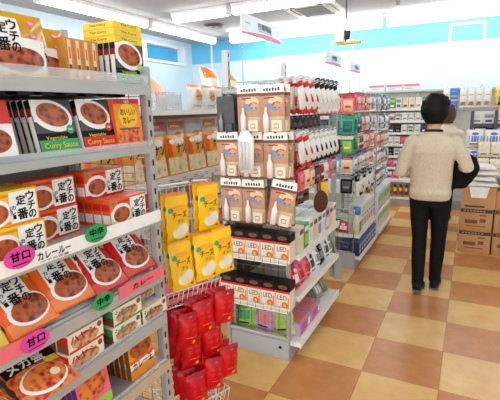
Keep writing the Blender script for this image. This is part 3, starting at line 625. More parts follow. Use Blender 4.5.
M_.part('base', MB().box(GX0 + .02, GX1, GY0, GY1, 0, .12, KICK))
for z, xf, t in ((.135, -.875, .035), (.45, -.885, .03), (.722, -.885, .03)):
    sh = M_.part('shelf', MB().box(-1.355, xf, GY0 + .005, GY1 - .05, z - t, z, SHELFW)); M_.part('price_rail', MB().box(xf, xf + .008, GY0 + .002, GY1 - .045, z - t - .004, z + .006, WHITE), sh)
b = MB(); b.box(-.965, -.93, GY1 + .005, GY1 + .035, .22, 1.7, STEEL); b.add([(-.965, GY1 + .005, .55), (-.88, GY1 + .005, .36), (-.87, GY1 + .005, .2), (-.93, GY1 + .005, .2), (-.965, GY1 + .035, .55), (-.88, GY1 + .035, .36), (-.87, GY1 + .035, .2), (-.93, GY1 + .035, .2)],
    [(0, 1, 2, 3), (7, 6, 5, 4), (0, 4, 5, 1), (1, 5, 6, 2), (2, 6, 7, 3), (3, 7, 4, 0)], STEEL); M_.part('post', b)
b = MB()
for z in (1.66, 1.38, 1.08): b.box(-1.36, -1.34, GY0 + .04, GY1 - .04, z, z + .02, DARKST)
M_.part('hook_bar', b)
# end trays
def tray(z, d=.12):
    b = MB(); y0, y1 = GY0 - .03 - d, GY0 - .03; b.box(GX0, GX1 + .045, y0, y1, z - .008, z, SHELFW); b.tube([(GX0, y0, z + .03), (GX1 + .045, y0, z + .03)], .003, CHROME, 6)
    for i in range(10): x = GX0 + (GX1 + .045 - GX0) * i / 9; b.tube([(x, y0, z - .004), (x, y0, z + .03)], .002, CHROME, 5)
    M_.part('end_tray', b)
tray(.713); tray(.408)
def ehook(x, z, y1): b = MB(); b.tube([(x, GY0 - .014, z), (x, y1, z), (x, y1 - .012, z + .012)], .0024, CHROME, 5); M_.part('hook', b)
# kitchen packs
def tool_kit(dark=False):
    w, h = .148, .262; c = MB(); c.prism([(-w / 2, 0), (w / 2, 0), (w / 2, h), (-w / 2, h)], 0, .003, DKGREY if dark else mat('card_tan', (190, 146, 108), .4, .1)); f = flat(0)
    if not dark:
        c.rect(-w / 2, w / 2, h * .8, h * .9, BROWN, f); c.ell(.02, h * .68, .042, .026, PEACH, f); c.ell(.008, h * .56, .045, .018, mat('dull_blue', (128, 146, 180), .45, .1), f, .001, -.3); c.rect(-w * .48, -w * .36, h * .1, h * .8, mat('dull_rose', (200, 132, 110), .45, .08), f); c.rect(-w * .34, w * .48, h * .06, h * .36, mat('pale_tan', (216, 186, 152), .45, .06), f, .0004); c.rect(-w * .3, w * .1, h * .74, h * .765, DKRED, f, .0012); c.ell(.03, h * .6, .03, .02, MEAT, f, .0012); c.rect(-w * .5, w * .5, 0, h * .05, BROWN, f)
    hd = MB(); hd.prism([(-w / 2, h - .036), (w / 2, h - .036), (w * .47, h + .008), (.012, h + .008), (.006, h + .003), (-.006, h + .003), (-.012, h + .008), (-w * .47, h + .008)], -.004, .004, DKGREY if dark else WHITE)
    if not dark:
        for k in range(6): hd.rect(-.048 + k * .017, -.038 + k * .017, h - .028, h - .014 + .003 * (k % 2), INK, flat(-.004))
    bt = MB(); z0 = .012; cx = -.034
    bt.rings([((cx, -.012, z0), (.017, 0, 0), (0, .01, 0)), ((cx, -.012, z0 + .085), (.017, 0, 0), (0, .01, 0)), ((cx, -.012, z0 + .105), (.008, 0, 0), (0, .007, 0)), ((cx, -.012, z0 + .135), (.006, 0, 0), (0, .006, 0))], GREY if dark else WHITE, 14)
    tb = MB(); tb.rbox(.0, .062, -.022, -.002, .012, .078, DKGREY if dark else CREAM, .006); 
    if not dark: tb.rect(.016, .046, .03, .058, TAN, flat(-.022)); tb.rect(.02, .042, .036, .052, CREAM, flat(-.0228))
    return [('backing_card', c, None), ('header_card', hd, None), ('bottle', bt, 'white bottle' if not dark else 'grey bottle'), ('tub', tb, None)]
KT = Kit('kitchen_pack', 'pack', parts=tool_kit()); KTD = Kit('kitchen_pack', 'pack', parts=tool_kit(True))
rows = (('top', 1.468, ((-1.285, 1), (-1.128, 0), (-.985, 0))), ('middle', 1.208, ((-1.275, 0), (-1.118, 0), (-.965, 0))), ('lower', .932, ((-1.262, 0), (-1.112, 0), (-.955, 0))))
for rn, z, xs in rows:
    for i, (x, dk) in enumerate(xs):
        ehook(x, z + .265, GY0 - .15)
        for k in range(2):
            y = GY0 - .13 + k * .045
            if rn == 'lower' and i == 2 and k == 0:
                KT.put((x + .012, GY0 - .16, z + .01), .12, 'brown kitchen pack hanging tilted at the right of lower row, end display', 'kitchen packs', 0, .16); continue
            (KTD if dk else KT).put((x + .01 * k * (-1) ** i, y, z), 0.04 * (i - 1), '%s kitchen pack on the %s row of the end display, %s hook, %s' % ('dark grey' if dk else 'brown', rn, ('left', 'centre', 'right')[i], ('front', 'behind')[k]), 'kitchen packs', 0, .03 * (k - .5), .8 if dk else 1)
# clear white bundle on the middle row
o = empty('cutlery_bundle', (-1.125, GY0 - .19, 1.25), 'white wrapped bundle hanging in front of the middle row, end display', 'bundle')
b = MB(); b.rings([((0, 0, 0), (.045, 0, 0), (0, .012, 0)), ((0, 0, .12), (.05, 0, 0), (0, .018, 0)), ((0, 0, .2), (.052, 0, 0), (0, .024, 0)), ((0, 0, .24), (.02, 0, 0), (0, .01, 0))], WHITEFILM, 16); obj('wrap', b, o)
b = MB()
for x in (-.022, .0, .022): b.rings([((x, -.018, .02), (.006, 0, 0), (0, .004, 0)), ((x, -.024, .13), (.006, 0, 0), (0, .004, 0)), ((x, -.03, .18), (.01, 0, 0), (0, .004, 0))], PALE, 8)
obj('handles', b, o)
# bulb boxes in the two trays
def bulb_box():
    w, h, d = .092, .175, .085; b = carton(w, h, d, CREAM); f = flat(-d / 2); b.box(-w / 2 - .001, w / 2 + .001, -d / 2 - .001, d / 2 + .001, h * .72, h + .001, BLACK); f2 = flat(-d / 2 - .001)
    b.ell(.0, h * .86, .03, .013, BROWN, f2); b.rect(-w / 2, w / 2, h * .64, h * .72, RED, f); b.text('LED', -.004, h * .48, .06, .028, INK, f); b.ell(.012, h * .22, .02, .02, ORG, f); b.ell(.012, h * .2, .009, .012, YEL, f, .0014); b.rect(-w * .45, -w * .1, h * .1, h * .26, PALE, f); b.rect(w * .34, w * .44, h * .1, h * .5, CORAL, f); return b
KBX = Kit('bulb_box', 'box', bulb_box())
for r, (z, rn) in enumerate(((.7135, 'upper'), (.4085, 'lower'))):
    for k in range(5): KBX.put((-1.318 + k * .0965, GY0 - .09, z), 0, 'cream light bulb box with black lid, %s tray of end display, %s from left' % (rn, ORD[k]), 'light bulb boxes')
# bags in the bottom basket
for k, (n, c, c2, x, rl, dx) in enumerate((('lime green', LIME, GRN, -1.28, -.1, .06), ('dusky pink', LIL, CORAL, -1.15, .1, .04), ('pale lime', mat('pale_lime', (190, 216, 96)), LIME, -1.0, -.25, .0))):
    soft_pack(.15, .19, .03, c, c2).put((x, GY0 + .06 - dx * .3, .138), 0, '%s bag on the bottom shelf behind the end mesh of middle display' % n, None, .3, rl)
soft_pack(.16, .2, .03, BROWN, CORAL).put((-1.13, GY0 + .15, .138), 0, 'brown and pink bag behind the lime and pink bags, bottom shelf', None, .05)

# ---------------------------------------------------------------- gloves and others on the aisle side
def glove_parts(cuff, tip, hdr, body=GLOVEW):
    def one(dx, dy, flip):
        b = MB(); s = -1 if flip else 1; R = lambda c, a, q: ((dx + s * c[0], dy + c[1], c[2]), (a, 0, 0), (0, q, 0))
        b.rings([R((0, 0, .2), .032, .008), R((0, 0, .172), .032, .009)], cuff, 14); b.rings([R((0, 0, .172), .029, .009), R((0, 0, .12), .034, .012), R((0, 0, .08), .037, .012), R((0, 0, .068), .036, .01)], body, 14)
        for x, l in ((-.027, .05), (-.009, .064), (.009, .06), (.026, .046)): b.rings([R((x, 0, .075), .0085, .008), R((x, -.001, .075 - l * .55), .008, .0075)], body, 8); b.rings([R((x, -.001, .075 - l * .55), .0083, .0078), R((x, -.002, .075 - l * .92), .0078, .007), R((x, -.002, .075 - l), .004, .004)], tip, 8)
        b.rings([R((.032, 0, .12), .01, .008), R((.047, -.002, .09), .0085, .007), R((.05, -.003, .07), .005, .005)], tip, 8); return b
    h = MB(); h.prism([(-.04, .195), (.04, .195), (.04, .225), (-.04, .225)], -.012, .012, hdr); h.rect(-.03, .03, .201, .206, WHITE if hdr != WHITE else INK, flat(-.012)); h.rect(-.02, .02, .212, .218, WHITE if hdr != WHITE else INK, flat(-.012))
    return [('glove', one(-.006, -.011, 0), None), ('glove', one(.006, .011, 1), None), ('header_card', h, None)]
KGR = Kit('work_gloves', 'gloves', parts=glove_parts(RED, RED, PALE)); KGB = Kit('work_gloves', 'gloves', parts=glove_parts(GLOVEB, GLOVEW, GLOVEB)); KGS = Kit('work_gloves', 'gloves', parts=glove_parts(GLOVEW, GLOVEB, GREY))
def ghook(y, z, x1): b = MB(); b.tube([(-1.34, y, z), (x1, y, z), (x1 + .012, y, z + .012)], .0024, CHROME, 5); M_.part('hook', b)
n_ = 0
for r, (z, rn) in enumerate(((1.56, 'top'), (1.235, 'second'))):
    for k in range(8):
        y = 2.5 + k * .105; K = KGR if k < (3 if r == 0 else 2) else (KGB if r == 0 else KGS); nm = 'white and red' if K is KGR else ('white and black' if K is KGB else 'white dotted')
        ghook(y - .06, z + .215, -.9)
        for j in range(3): K.put((-.915 - j * .06, y + .012 * j, z), FX - .2, '%s work gloves, %s row of middle display, %s from near end, %s' % (nm, rn, ORD[k], ('front', 'second', 'third')[j]), 'work gloves', .0, -.27, 1.06)
# mixed hanging things below the gloves
def hang_card(w, h, c, c2, c3, d=.012):
    b = MB(); b.prism([(-w / 2, 0), (w / 2, 0), (w / 2, h), (w * .08, h), (0, h - .006), (-w * .08, h), (-w / 2, h)], 0, .002, c); f = flat(0); b.rect(-w / 2, w / 2, h * .82, h, c2, f); b.rbox(-w * .38, w * .38, -d, 0, h * .1, h * .72, c3, min(.005, d * .4), 1); b.rect(-w * .25, w * .25, h * .3, h * .42, c2, flat(-d), .0008); b.rect(-w * .3, w * .3, h * .86, h * .91, WHITE, f); return b
PAL = dict(pink=(PINK, RED, CORAL), coral=(CORAL, RED, PEACH), red=(RED, WHITE, DKRED), white=(WHITE, GREY, PALE), grey=(PALE, DKGREY, GREY), teal=(TEAL, GRN, mat('teal_deep', (30, 110, 104), .4)), navy=(NAVY, WHITE, DKGREY), blue=(BLUE, WHITE, SKY), yellow=(LEMON, AMBER, YEL), black=(BLACK, GREY, DKGREY), sky=(SKY, BLUE, WHITE), green=(GRN, WHITE, LIME), cream=(CREAM, BROWN, PEACH), lilac=(LIL, PURP, WHITE), olive=(OLIVE, BLACK, BROWN), orange=(ORG, WHITE, AMBER), purple=(PURP, WHITE, LIL))
HC = {}
def hcard(col, w, h):
    k = (col, w, h)
    if k not in HC: c, a, d = PAL[col]; HC[k] = Kit('hanging_pack', 'pack', hang_card(w, h, c, a, d))
    return HC[k]
for k, cn in enumerate(('pink', 'cream', 'coral', 'black', 'red', 'white', 'pink', 'grey')):
    y = 2.45 + k * .1; ghook(y, 1.245, -.9)
    for j in range(2): hcard(cn, .085, .15).put((-.91 - j * .05, y, 1.1), FX - .1, '%s pack below the gloves, %s hook from the near end, %s' % (cn, ORD[k], ('front', 'behind')[j]), 'packs below the gloves')
PAL['brown'] = (mat('deep_brown', (74, 46, 40), .5, .15), BLACK, mat('dusk_brown', (96, 66, 58), .5, .1))
for k in range(8): ghook(2.46 + k * .1, 1.545, -1.02); hcard('brown', .09, .13).put((-1.04, 2.46 + k * .1, 1.43), FX - .1, 'dark brown pack between the two glove rows, %s from the near end' % ORD[k], 'dark brown packs')
for k, cn in enumerate(('olive', 'black', 'olive')):
    y = 2.42 + k * .1; ghook(y, 1.145, -.93); hcard(cn, .1, .14).put((-.95, y, 1.0), FX - .3, '%s pack beside the round brown brush, %s from the near end' % (cn, ORD[k]), 'dark packs by the brush')
o = empty('scrub_brush', (-.865, 2.66, 1.0), 'round dark brown brush hanging on the aisle side of the middle display', 'brush', None, FX - .5)
b = MB(); b.rings([((0, -.02, .0), (.062, 0, 0), (0, 0, .075)), ((0, -.03, 0), (.058, 0, 0), (0, 0, .07)), ((0, -.034, 0), (.03, 0, 0), (0, 0, .04))], mat('brush_brown', (84, 40, 26), .8, .2, 60, bump=.6), 22); obj('brush_head', b, o); b = MB(); b.tube([(0, -.015, .07), (0, -.01, .13), (0, 0, .16)], .006, BROWN, 8); obj('handle', b, o)
ghook(2.66, 1.16, -.87)
soft_pack(.14, .15, .02, YEL, LEMON, 'sponge_pack', 'pack').put((-.885, 2.83, .95), FX - .2, 'bright yellow pack hanging right of the round brown brush'); ghook(2.83, 1.1, -.89)
for k, cn in enumerate(('cream', 'green', 'white', 'cream', 'grey', 'white', 'lilac', 'cream', 'white')):
    c, a, d_ = PAL[cn]; b = carton(.08, .16, .12, c); f = flat(-.06); b.rect(-.03, .03, .02, .09, d_, f); b.rect(-.034, .034, .11, .14, a, f)
    for j in range(2): Kit('carton', 'box', b).put((-.955 - j * .13, 2.42 + k * .092, .723), FX, '%s carton, upper aisle shelf of middle display, %s from near end, %s' % (cn, ORD[k], ('front', 'behind')[j]), 'cartons on the middle display')
for k, cn in enumerate(('red', 'pink', 'coral', 'grey', 'white', 'black', 'grey', 'white')):
    c, a, d_ = PAL[cn]; soft_pack(.12, .17, .03, c, a, 'grip_pack', 'pack').put((-.93, 2.42 + k * .108, .452), FX, '%s soft pack on the second aisle shelf of the middle display, %s from near end' % (cn, ORD[k]), 'soft packs on the second shelf', .3, .1 * (-1) ** k)
b = carton(.2, .09, .13, LIL); f = flat(-.065); b.rect(-.08, .04, .015, .075, MAG, f); b.rect(.05, .09, .02, .07, WHITE, f); b.add([(-.08, -.05, .0906), (.08, -.05, .0906), (.08, .05, .0906), (-.08, .05, .0906)], [(0, 1, 2, 3)], CORAL)
KPB = Kit('carton', 'box', b)
for k in range(2): KPB.put((-.96, 2.5 + k * .215, .1355), FX, 'lilac pink carton on the bottom aisle shelf of the middle display, %s' % ('nearer', 'farther')[k], 'lilac cartons')
for k in range(3):
    b, g = pillow(.16, .15, .05, (DKGREY, GREY, OLIVE)[k]); q = BAGCL; b.rect(-.06, .06, .04, .1, (OLIVE, PALE, GREY)[k], g, .001, 4)
    Kit('charcoal_bag', 'bag', b).put((-.97, 2.87 + k * .13, .138), FX - .2, '%s bag on the bottom aisle shelf, %s from the lilac cartons' % (('dark grey', 'pale grey', 'olive')[k], ORD[k]), None, .6)

# hanging signs on thin rods
def sign(x, y0, y1, z0, z1, zb, label, lines=True):
    o = empty('hanging_sign', (x, (y0 + y1) / 2, zb), label, 'sign', None, FX); w = y1 - y0; h0 = z0 - zb; h1 = z1 - zb; b = MB(); b.box(-w / 2, w / 2, -.002, .004, h0, h1, WHITE); f = flat(-.002)
    b.rect(-w / 2, w / 2, h0, h1, mat('sign_pale_blue', (222, 232, 244), .4, .02), f, .0004)
    n = 12; vs = []; 
    for i in range(n + 1):
        t = i / n; xx = -w / 2 + w * t; vs.append((xx, -.0032, h0)); vs.append((xx, -.0032, h0 + (.01 + .03 * sin(pi * t * .9) * (.4 + t * .6)) * (z1 - z0) / .13))
    b.add(vs, [(2 * i, 2 * i + 2, 2 * i + 3, 2 * i + 1) for i in range(n)], mat('sign_pink', (222, 96, 140), .4, .05))
    b.text('行楽用品', .03, h0 + (h1 - h0) * .6, w * .34, (z1 - z0) * .34, mat('sign_grey', (164, 176, 184), .5, .04), f, .0016); b.rect(-w * .1, w * .24, h0 + (h1 - h0) * .34, h0 + (h1 - h0) * .37, GREY, f, .001); b.rect(-w * .42, -w * .3, h0 + (h1 - h0) * .55, h0 + (h1 - h0) * .6, GREY, f, .001)
    obj('panel', b, o)
    for sx in (-1, 1): b = MB(); b.tube([(sx * w * .47, .006, 0), (sx * w * .47, .006, h1 - .01)], .0026, CHROME, 6); obj('rod', b, o)
sign(-1.3, 2.45, 3.06, 2.07, 2.19, 1.7, 'white hanging sign with pink wave, large nearest one above the middle display')
sign(-1.3, 4.15, 4.72, 2.03, 2.15, 1.7, 'white hanging sign with pink wave, middle one of the three')
sign(-1.3, 5.12, 5.65, 2.02, 2.13, 1.7, 'white hanging sign with pink wave, small farthest one')

# ================================================================== FARTHER SHELVING
def far_unit(y0, y1, label, shelves, hooks, gz=1.72):
    u = Loc('shelving_unit', (-1.1, (y0 + y1) / 2, 0), label, 'shelf'); xb = -1.33
    u.part('back_panel', MB().box(xb - .01, xb, y0 + .03, y1 - .03, .05, 1.72, SHELFW)); u.part('base', MB().box(xb, -.945, y0 + .03, y1 - .03, 0, .12, KICK))
    for y in (y0 + .014, y1 - .014): u.part('upright', upright(xb - .02, y, 1.74))
    u.part('end_panel', MB().box(xb, -.943, y0, y0 + .012, 0, .17, KICK)); u.part('end_grid', wire_grid(xb, -.96, .18, gz, y0 + .005, .05, .05, .0018, CHROME, .006))
    for z, xf in shelves:
        sh = u.part('shelf', MB().box(xb, xf, y0 + .03, y1 - .03, z - .03, z, SHELFW)); u.part('price_rail', MB().box(xf, xf + .008, y0 + .03, y1 - .03, z - .034, z + .006, WHITE), sh)
    for z in hooks: u.part('hook_bar', MB().box(xb, xb + .02, y0 + .03, y1 - .03, z, z + .02, DARKST))
    return u
def hook_row(u, uname, rname, y0, step, z, cols, w, h, x=-.98, deep=2, rot=-.15):
    for k, cn in enumerate(cols):
        y = y0 + k * step; b = MB(); b.tube([(-1.33, y, z + h - .012), (x + .02, y, z + h - .012), (x + .03, y, z + h)], .0026, CHROME, 4); u.part('hook', b)
        for j in range(deep): hcard(cn, w, h).put((x - j * .06, y, z), FX + rot, '%s pack, %s hooks of %s, %s from near end, %s' % (cn, rname, uname, ORD[k], ('front', 'behind')[j]), 'packs on ' + uname)
U3 = far_unit(4.07, 5.0, 'white shelving bay beyond the middle display with household packs and navy packets below', ((.13, -.9), (.355, -.92)), (1.73, 1.54, 1.36, 1.16, .93), .62)
n3 = 'the second bay'
hook_row(U3, n3, 'top', 4.13, .088, 1.57, ('pink', 'coral', 'pink', 'coral', 'red', 'coral', 'coral', 'white', 'grey', 'white'), .08, .175)
hook_row(U3, n3, 'second', 4.13, .088, 1.37, ('teal', 'navy', 'teal', 'cream', 'pink', 'white', 'white', 'red', 'white', 'grey'), .08, .175)
hook_row(U3, n3, 'third', 4.13, .088, 1.19, ('teal', 'green', 'red', 'red', 'white', 'cream', 'coral', 'pink', 'cream', 'lilac'), .08, .165)
hook_row(U3, n3, 'fourth', 4.13, .11, 1.0, ('sky', 'cream', 'white', 'sky', 'cream', 'white', 'cream', 'coral'), .1, .155)
for k in range(6):
    for j in range(2): (KGS if k % 2 else KGB).put((-.96 - j * .06, 4.16 + k * .14, .72), FX - .2, '%s gloves on lower hooks of the second bay, %s from near end, %s' % (('white and black', 'white dotted')[k % 2], ORD[k], ('front', 'behind')[j]), 'gloves in the second bay')
    b = MB(); b.tube([(-1.33, 4.16 + k * .14, .93), (-.93, 4.16 + k * .14, .93)], .0026, CHROME, 4); U3.part('hook', b)
b = carton(.1, .27, .13, WHITE); f = flat(-.065); b.rect(-.035, .035, .05, .12, LIL, f); b.rect(-.04, .04, .19, .24, PALE, f); b.rect(-.03, .03, .15, .165, PURP, f); KW = Kit('tall_carton', 'box', b)
for k in range(6): KW.put((-.99, 4.31 + k * .108, .356), FX, 'tall white carton on the shelf of the second bay, %s from the near end' % ORD[k], 'tall white cartons')
for r, (z, rn, cols) in enumerate(((1.55, 'top', ('coral', 'pink', 'coral')), (1.36, 'second', ('navy', 'teal', 'teal')), (1.17, 'third', ('teal', 'navy', 'green')), (.98, 'fourth', ('coral', 'sky', 'cream')), (.79, 'fifth', ('navy', 'white', 'black')))):
    b = MB(); b.box(-1.33, -.97, 4.07, 4.085, z + .15, z + .165, STEEL); U3.part('end_bar', b)
    for k, cn in enumerate(cols):
        b = MB(); b.tube([(-1.27 + k * .12, 4.07, z + .157), (-1.27 + k * .12, 4.0, z + .157), (-1.27 + k * .12, 3.99, z + .168)], .0026, CHROME, 4); U3.part('hook', b)
        hcard(cn, .11, .17).put((-1.27 + k * .12, 4.02, z), .1, '%s pack on the near end of the second bay, %s row, %s from left' % (cn, rn, ORD[k]), 'packs on the end of the second bay')
o = empty('spray_bottle', (-.955, 4.17, .356), 'pale bottle with blue cap at near end of second bay shelf', 'bottle'); b = MB(); b.rings([((0, 0, 0), (.04, 0, 0), (0, .05, 0)), ((0, 0, .17), (.04, 0, 0), (0, .05, 0)), ((0, 0, .2), (.03, 0, 0), (0, .035, 0))], mat('bottle_pale', (226, 226, 190), .3, .05), 16, True, 3); b.box(.038, .042, -.035, .035, .03, .13, GRN); obj('bottle_body', b, o); b = MB(); b.rings([((0, 0, .2), (.036, 0, 0), (0, .042, 0)), ((0, 0, .27), (.036, 0, 0), (0, .042, 0))], BLUE, 16, True, 3); obj('cap', b, o, 'blue cap')
def navy_pack():
    b = carton(.1, .14, .09, NAVY); f = flat(-.045); b.rect(-.04, .04, .08, .12, SKY, f); b.rect(-.035, .02, .03, .06, WHITE, f); b.box(-.05, .05, -.045, .045, .1402, .1412, BLUE); return b
KNV = Kit('detergent_box', 'box', navy_pack())
for k in range(8): KNV.put((-.955, 4.17 + k * .105, .131), FX, 'navy box on the bottom shelf of the second bay, %s from the near end' % ORD[k], 'navy boxes')
for k in range(8): KNV.put((-1.06, 4.17 + k * .105, .131), FX, 'navy box on the bottom shelf of second bay, back row, %s from near end' % ORD[k], 'navy boxes')
for k, cn in enumerate(('red', 'green', 'black', 'black')): c, a, d_ = PAL[cn]; soft_pack(.1, .12, .02, c, a, 'refill_pack', 'pack').put((-1.08 - .05 * k, 4.14 + .03 * k, .356), 0, '%s refill pack behind the end mesh of the second bay' % ('red', 'green', 'black', 'black spare')[k], None, .1)
U4 = far_unit(5.08, 6.0, 'white shelving bay third along the aisle with hanging packs and pale boxes', ((.13, -.9), (.36, -.92)), (1.73, 1.52, 1.3, 1.08, .86)); n4 = 'the third bay'
for z, rn, cols in ((1.56, 'top', ('grey', 'white', 'navy', 'grey', 'sky', 'navy', 'white', 'grey')), (1.34, 'second', ('white', 'grey', 'white', 'lilac', 'navy', 'white', 'sky', 'grey')), (1.12, 'third', ('coral', 'cream', 'pink', 'cream', 'yellow', 'sky', 'lilac', 'white')), (.9, 'fourth', ('white', 'sky', 'white', 'cream', 'coral', 'sky', 'navy', 'white')), (.66, 'fifth', ('white', 'lilac', 'sky', 'cream', 'cream', 'sky', 'blue', 'sky'))):
    hook_row(U4, n4, rn, 5.15, .11, z, cols, .1, .19, deep=1)
b = carton(.1, .24, .1, PALE); f = flat(-.05); b.rect(-.04, .04, .12, .2, LIME, f); b.rect(-.035, .035, .03, .08, CREAM, f); KP4 = Kit('tall_carton', 'box', b)
for r, z in enumerate((.131, .361)):
    for k in range(8): KP4.put((-.97, 5.16 + k * .108, z), FX, 'pale green carton on the %s shelf of the third bay, %s from near end' % (('bottom', 'upper')[r], ORD[k]), 'pale cartons in the third bay')

# ---------------------------------------------------------------- shelving along the back wall
BY = 7.2
B_ = Loc('shelving_unit', (-.5, 7.4, 0), 'long white shelving along the back wall full of small hanging packs', 'shelf')
B_.part('back_panel', MB().box(-2.6, 2.2, 7.66, 7.68, .05, 1.86, SHELFW)); B_.part('base', MB().box(-2.6, 2.2, BY + .02, 7.66, 0, .14, KICK)); B_.part('top_rail', MB().box(-2.6, 2.2, 7.5, 7.66, 1.83, 1.86, STEEL))
for x in (-2.59, -1.7, -.8, .1, 1.0, 2.19): B_.part('upright', MB().box(x - .02, x + .02, 7.6, 7.65, 0, 1.9, STEEL))
for z in (.15, .43, .62, .81, 1.0, 1.19, 1.38, 1.57): 
    sh = B_.part('shelf', MB().box(-2.55, -.33, BY + (.0 if z < .5 else .12), 7.64, z - .03, z, DKGREY if z > .5 else SHELFW)); B_.part('price_rail', MB().box(-2.55, -.33, BY + (.0 if z < .5 else .12) - .008, BY + (.0 if z < .5 else .12), z - .034, z + .004, WHITE if z > .5 else SHELFW), sh)  # upper boards dark grey: the shadow between rows is put into their colour
KS = {}
def small(cn, w, h):
    k = (cn, w, h)
    if k not in KS: c, a, d_ = PAL[cn]; b = carton(w, h, .06, c); f = flat(-.03); b.rect(-w * .4, w * .4, h * .55, h * .85, d_, f); b.rect(-w * .3, w * .3, h * .15, h * .35, a, f); KS[k] = Kit('small_pack', 'pack', b)
    return KS[k]
brow = ((1.571, 'top', ('white', 'grey', 'white', 'black', 'cream', 'green', 'orange', 'cream')), (1.381, 'second', ('white', 'grey', 'white', 'cream', 'white', 'lilac', 'white', 'white')), (1.191, 'third', ('white', 'black', 'white', 'grey', 'white', 'navy', 'white', 'grey')),
        (1.001, 'fourth', ('pink', 'white', 'red', 'lilac', 'pink', 'white', 'lilac', 'pink')), (.811, 'fifth', ('black', 'grey', 'lilac', 'navy', 'white', 'black', 'grey', 'white')), (.621, 'sixth', ('white', 'lilac', 'white', 'grey', 'white', 'pink', 'white', 'grey')), (.431, 'seventh', ('white', 'coral', 'white', 'sky', 'white', 'lilac', 'cream', 'white')))
for z, rn, cols in brow:
    for k in range(16): small(cols[(k * 3 + k // 8) % 8], .088, .125 if z < 1.5 else .17).put((-1.86 + k * .1, BY + .17, z), 0, '%s small pack on the %s shelf of the back wall, %s from the left' % (cols[(k * 3 + k // 8) % 8], rn, ORD[k]), 'small packs on the back wall shelves')
b = MB(); b.rings([((0, 0, 0), (.028, 0, 0), (0, .028, 0)), ((0, 0, .15), (.028, 0, 0), (0, .028, 0))], YEL, 14); b.rings([((0, 0, .15), (.026, 0, 0), (0, .026, 0)), ((0, 0, .2), (.014, 0, 0), (0, .014, 0))], DKGREY, 14); b.rings([((0, 0, .03), (.0285, 0, 0), (0, .0285, 0)), ((0, 0, .09), (.0285, 0, 0), (0, .0285, 0))], BROWN, 14, False); KY = Kit('spray_can', 'can', b)
for k in range(14): KY.put((-1.66 + k * .088, BY + .06, .151), 0, 'yellow spray can on the bottom shelf of the back wall, %s from the left' % ORD[k], 'yellow spray cans')
# packs hung high at the right part of the back wall
def bhook(x, z): b = MB(); b.tube([(x, 7.65, z), (x, BY + .02, z)], .004, CHROME, 5); B_.part('hook', b)
def tall_pack(c, c2, h, w): b, g = pillow(w, h, .03, c); b.rect(-w * .4, w * .4, h * .12, h * .3, c2, g, .001, 4); b.rect(-w * .3, w * .3, h * .6, h * .64, c2, g, .001, 3); b.rect(-w * .45, w * .45, h * .92, h, PALE, g, .001, 3); return Kit('tall_pack', 'pack', b)
KTP = tall_pack(WHITEFILM, TAN, .3, .1); KTB = tall_pack(BLUE, SKY, .17, .12); KTR = tall_pack(LEMON, RED, .28, .16)
for k in range(2): KTB.put((-.265, BY + .1, 1.7 - k * .19), 0, 'blue pack hanging right of the man\'s head, %s' % ('upper', 'lower')[k], 'blue hanging packs'); bhook(-.265, 1.7 + .16 - k * .19)
for k in range(4): KTP.put((-.13 + k * .105, BY + .1, 1.56), 0, 'tall white pack hanging high on the back wall, %s from the blue packs' % ORD[k], 'tall white packs'); bhook(-.13 + k * .105, 1.85)
KTP.put((-.36, BY + .1, 1.58), 0, 'tall white pack hanging on the back wall left of the blue packs', 'tall white packs'); bhook(-.36, 1.87)
b, g = pillow(.2, .28, .03, LEMON); 
for k, c in enumerate((NAVY, BLUE, GRN, YEL, ORG, WHITE)): b.rect(-.095, .095, .02 + k * .042, .06 + k * .042, c, g, .001, 4)
KRB = Kit('tall_pack', 'pack', b); KRB.put((.38, BY + .1, 1.57), 0, 'rainbow striped pack hanging at the right edge on the back wall'); bhook(.38, 1.84)
KRB.put((.62, BY + .1, 1.57), 0, 'rainbow striped pack hanging beyond the right edge on the back wall'); bhook(.62, 1.84)
# pale boxes on top of the back shelving
def top_box(c): b = carton(.26, .1, .14, PALE); f = flat(-.07); b.rect(-.12, .12, .06, .095, c, f); b.rect(-.1, .02, .02, .04, SKY, f); return Kit('carton', 'box', b)
for k, x in enumerate((-1.45, -1.17, -.9)): top_box(CORAL if k != 1 else PINK).put((x, 7.58, 1.861), 0, 'pale carton with pink print on top of the back wall shelving, %s from the left' % ORD[k], 'pale cartons on top')

# ---------------------------------------------------------------- end rack at the right of the aisle
RY = 5.75
R_ = Loc('shelving_unit', (.3, 6.0, 0), 'dark grey framed rack at the right behind the cardboard boxes', 'shelf')
b = MB(); b.rbox(-.1, .27, RY - .03, RY + .02, 1.53, 1.575, GREY, .005); b.rbox(.235, .27, RY - .03, RY + .02, 0, 1.53, DKGREY, .005); b.rbox(-.01, .025, RY - .03, RY + .02, 0, 1.53, DKGREY, .005); b.rbox(.86, .9, RY - .03, RY + .02, 0, 1.53, DKGREY, .005); b.rbox(.27, .86, RY - .03, RY + .02, 1.49, 1.53, SHELFW, .005); R_.part('frame', b)
for z in (.15, .5, .85, 1.16, 1.38): R_.part('shelf', MB().box(.0, .86, RY + .02, RY + .45, z - .025, z, DKGREY))
R_.part('back_panel', MB().box(.0, .86, RY + .45, RY + .47, .05, 1.55, SHELFW))
for r, (z, rn, cols, h) in enumerate(((1.381, 'top', ('white', 'grey', 'white', 'white', 'grey', 'white', 'white'), .125), (1.161, 'second', ('white', 'black', 'white', 'grey', 'white', 'lilac', 'white'), .17), (.851, 'third', ('navy', 'white', 'grey', 'white', 'sky', 'white', 'grey'), .2), (.501, 'fourth', ('white', 'sky', 'white', 'grey', 'white', 'white', 'grey'), .2))):
    for k in range(7): small(cols[k], .11, h).put((.06 + k * .12, RY + .08, z), 0, '%s pack on the %s shelf of the right rack, %s from the left' % (cols[k], rn, ORD[k]), 'packs on the right rack')
o = empty('photo_frame', (.1, RY + .0, 1.163), 'small black framed white card standing on the right rack', 'frame'); b = MB()
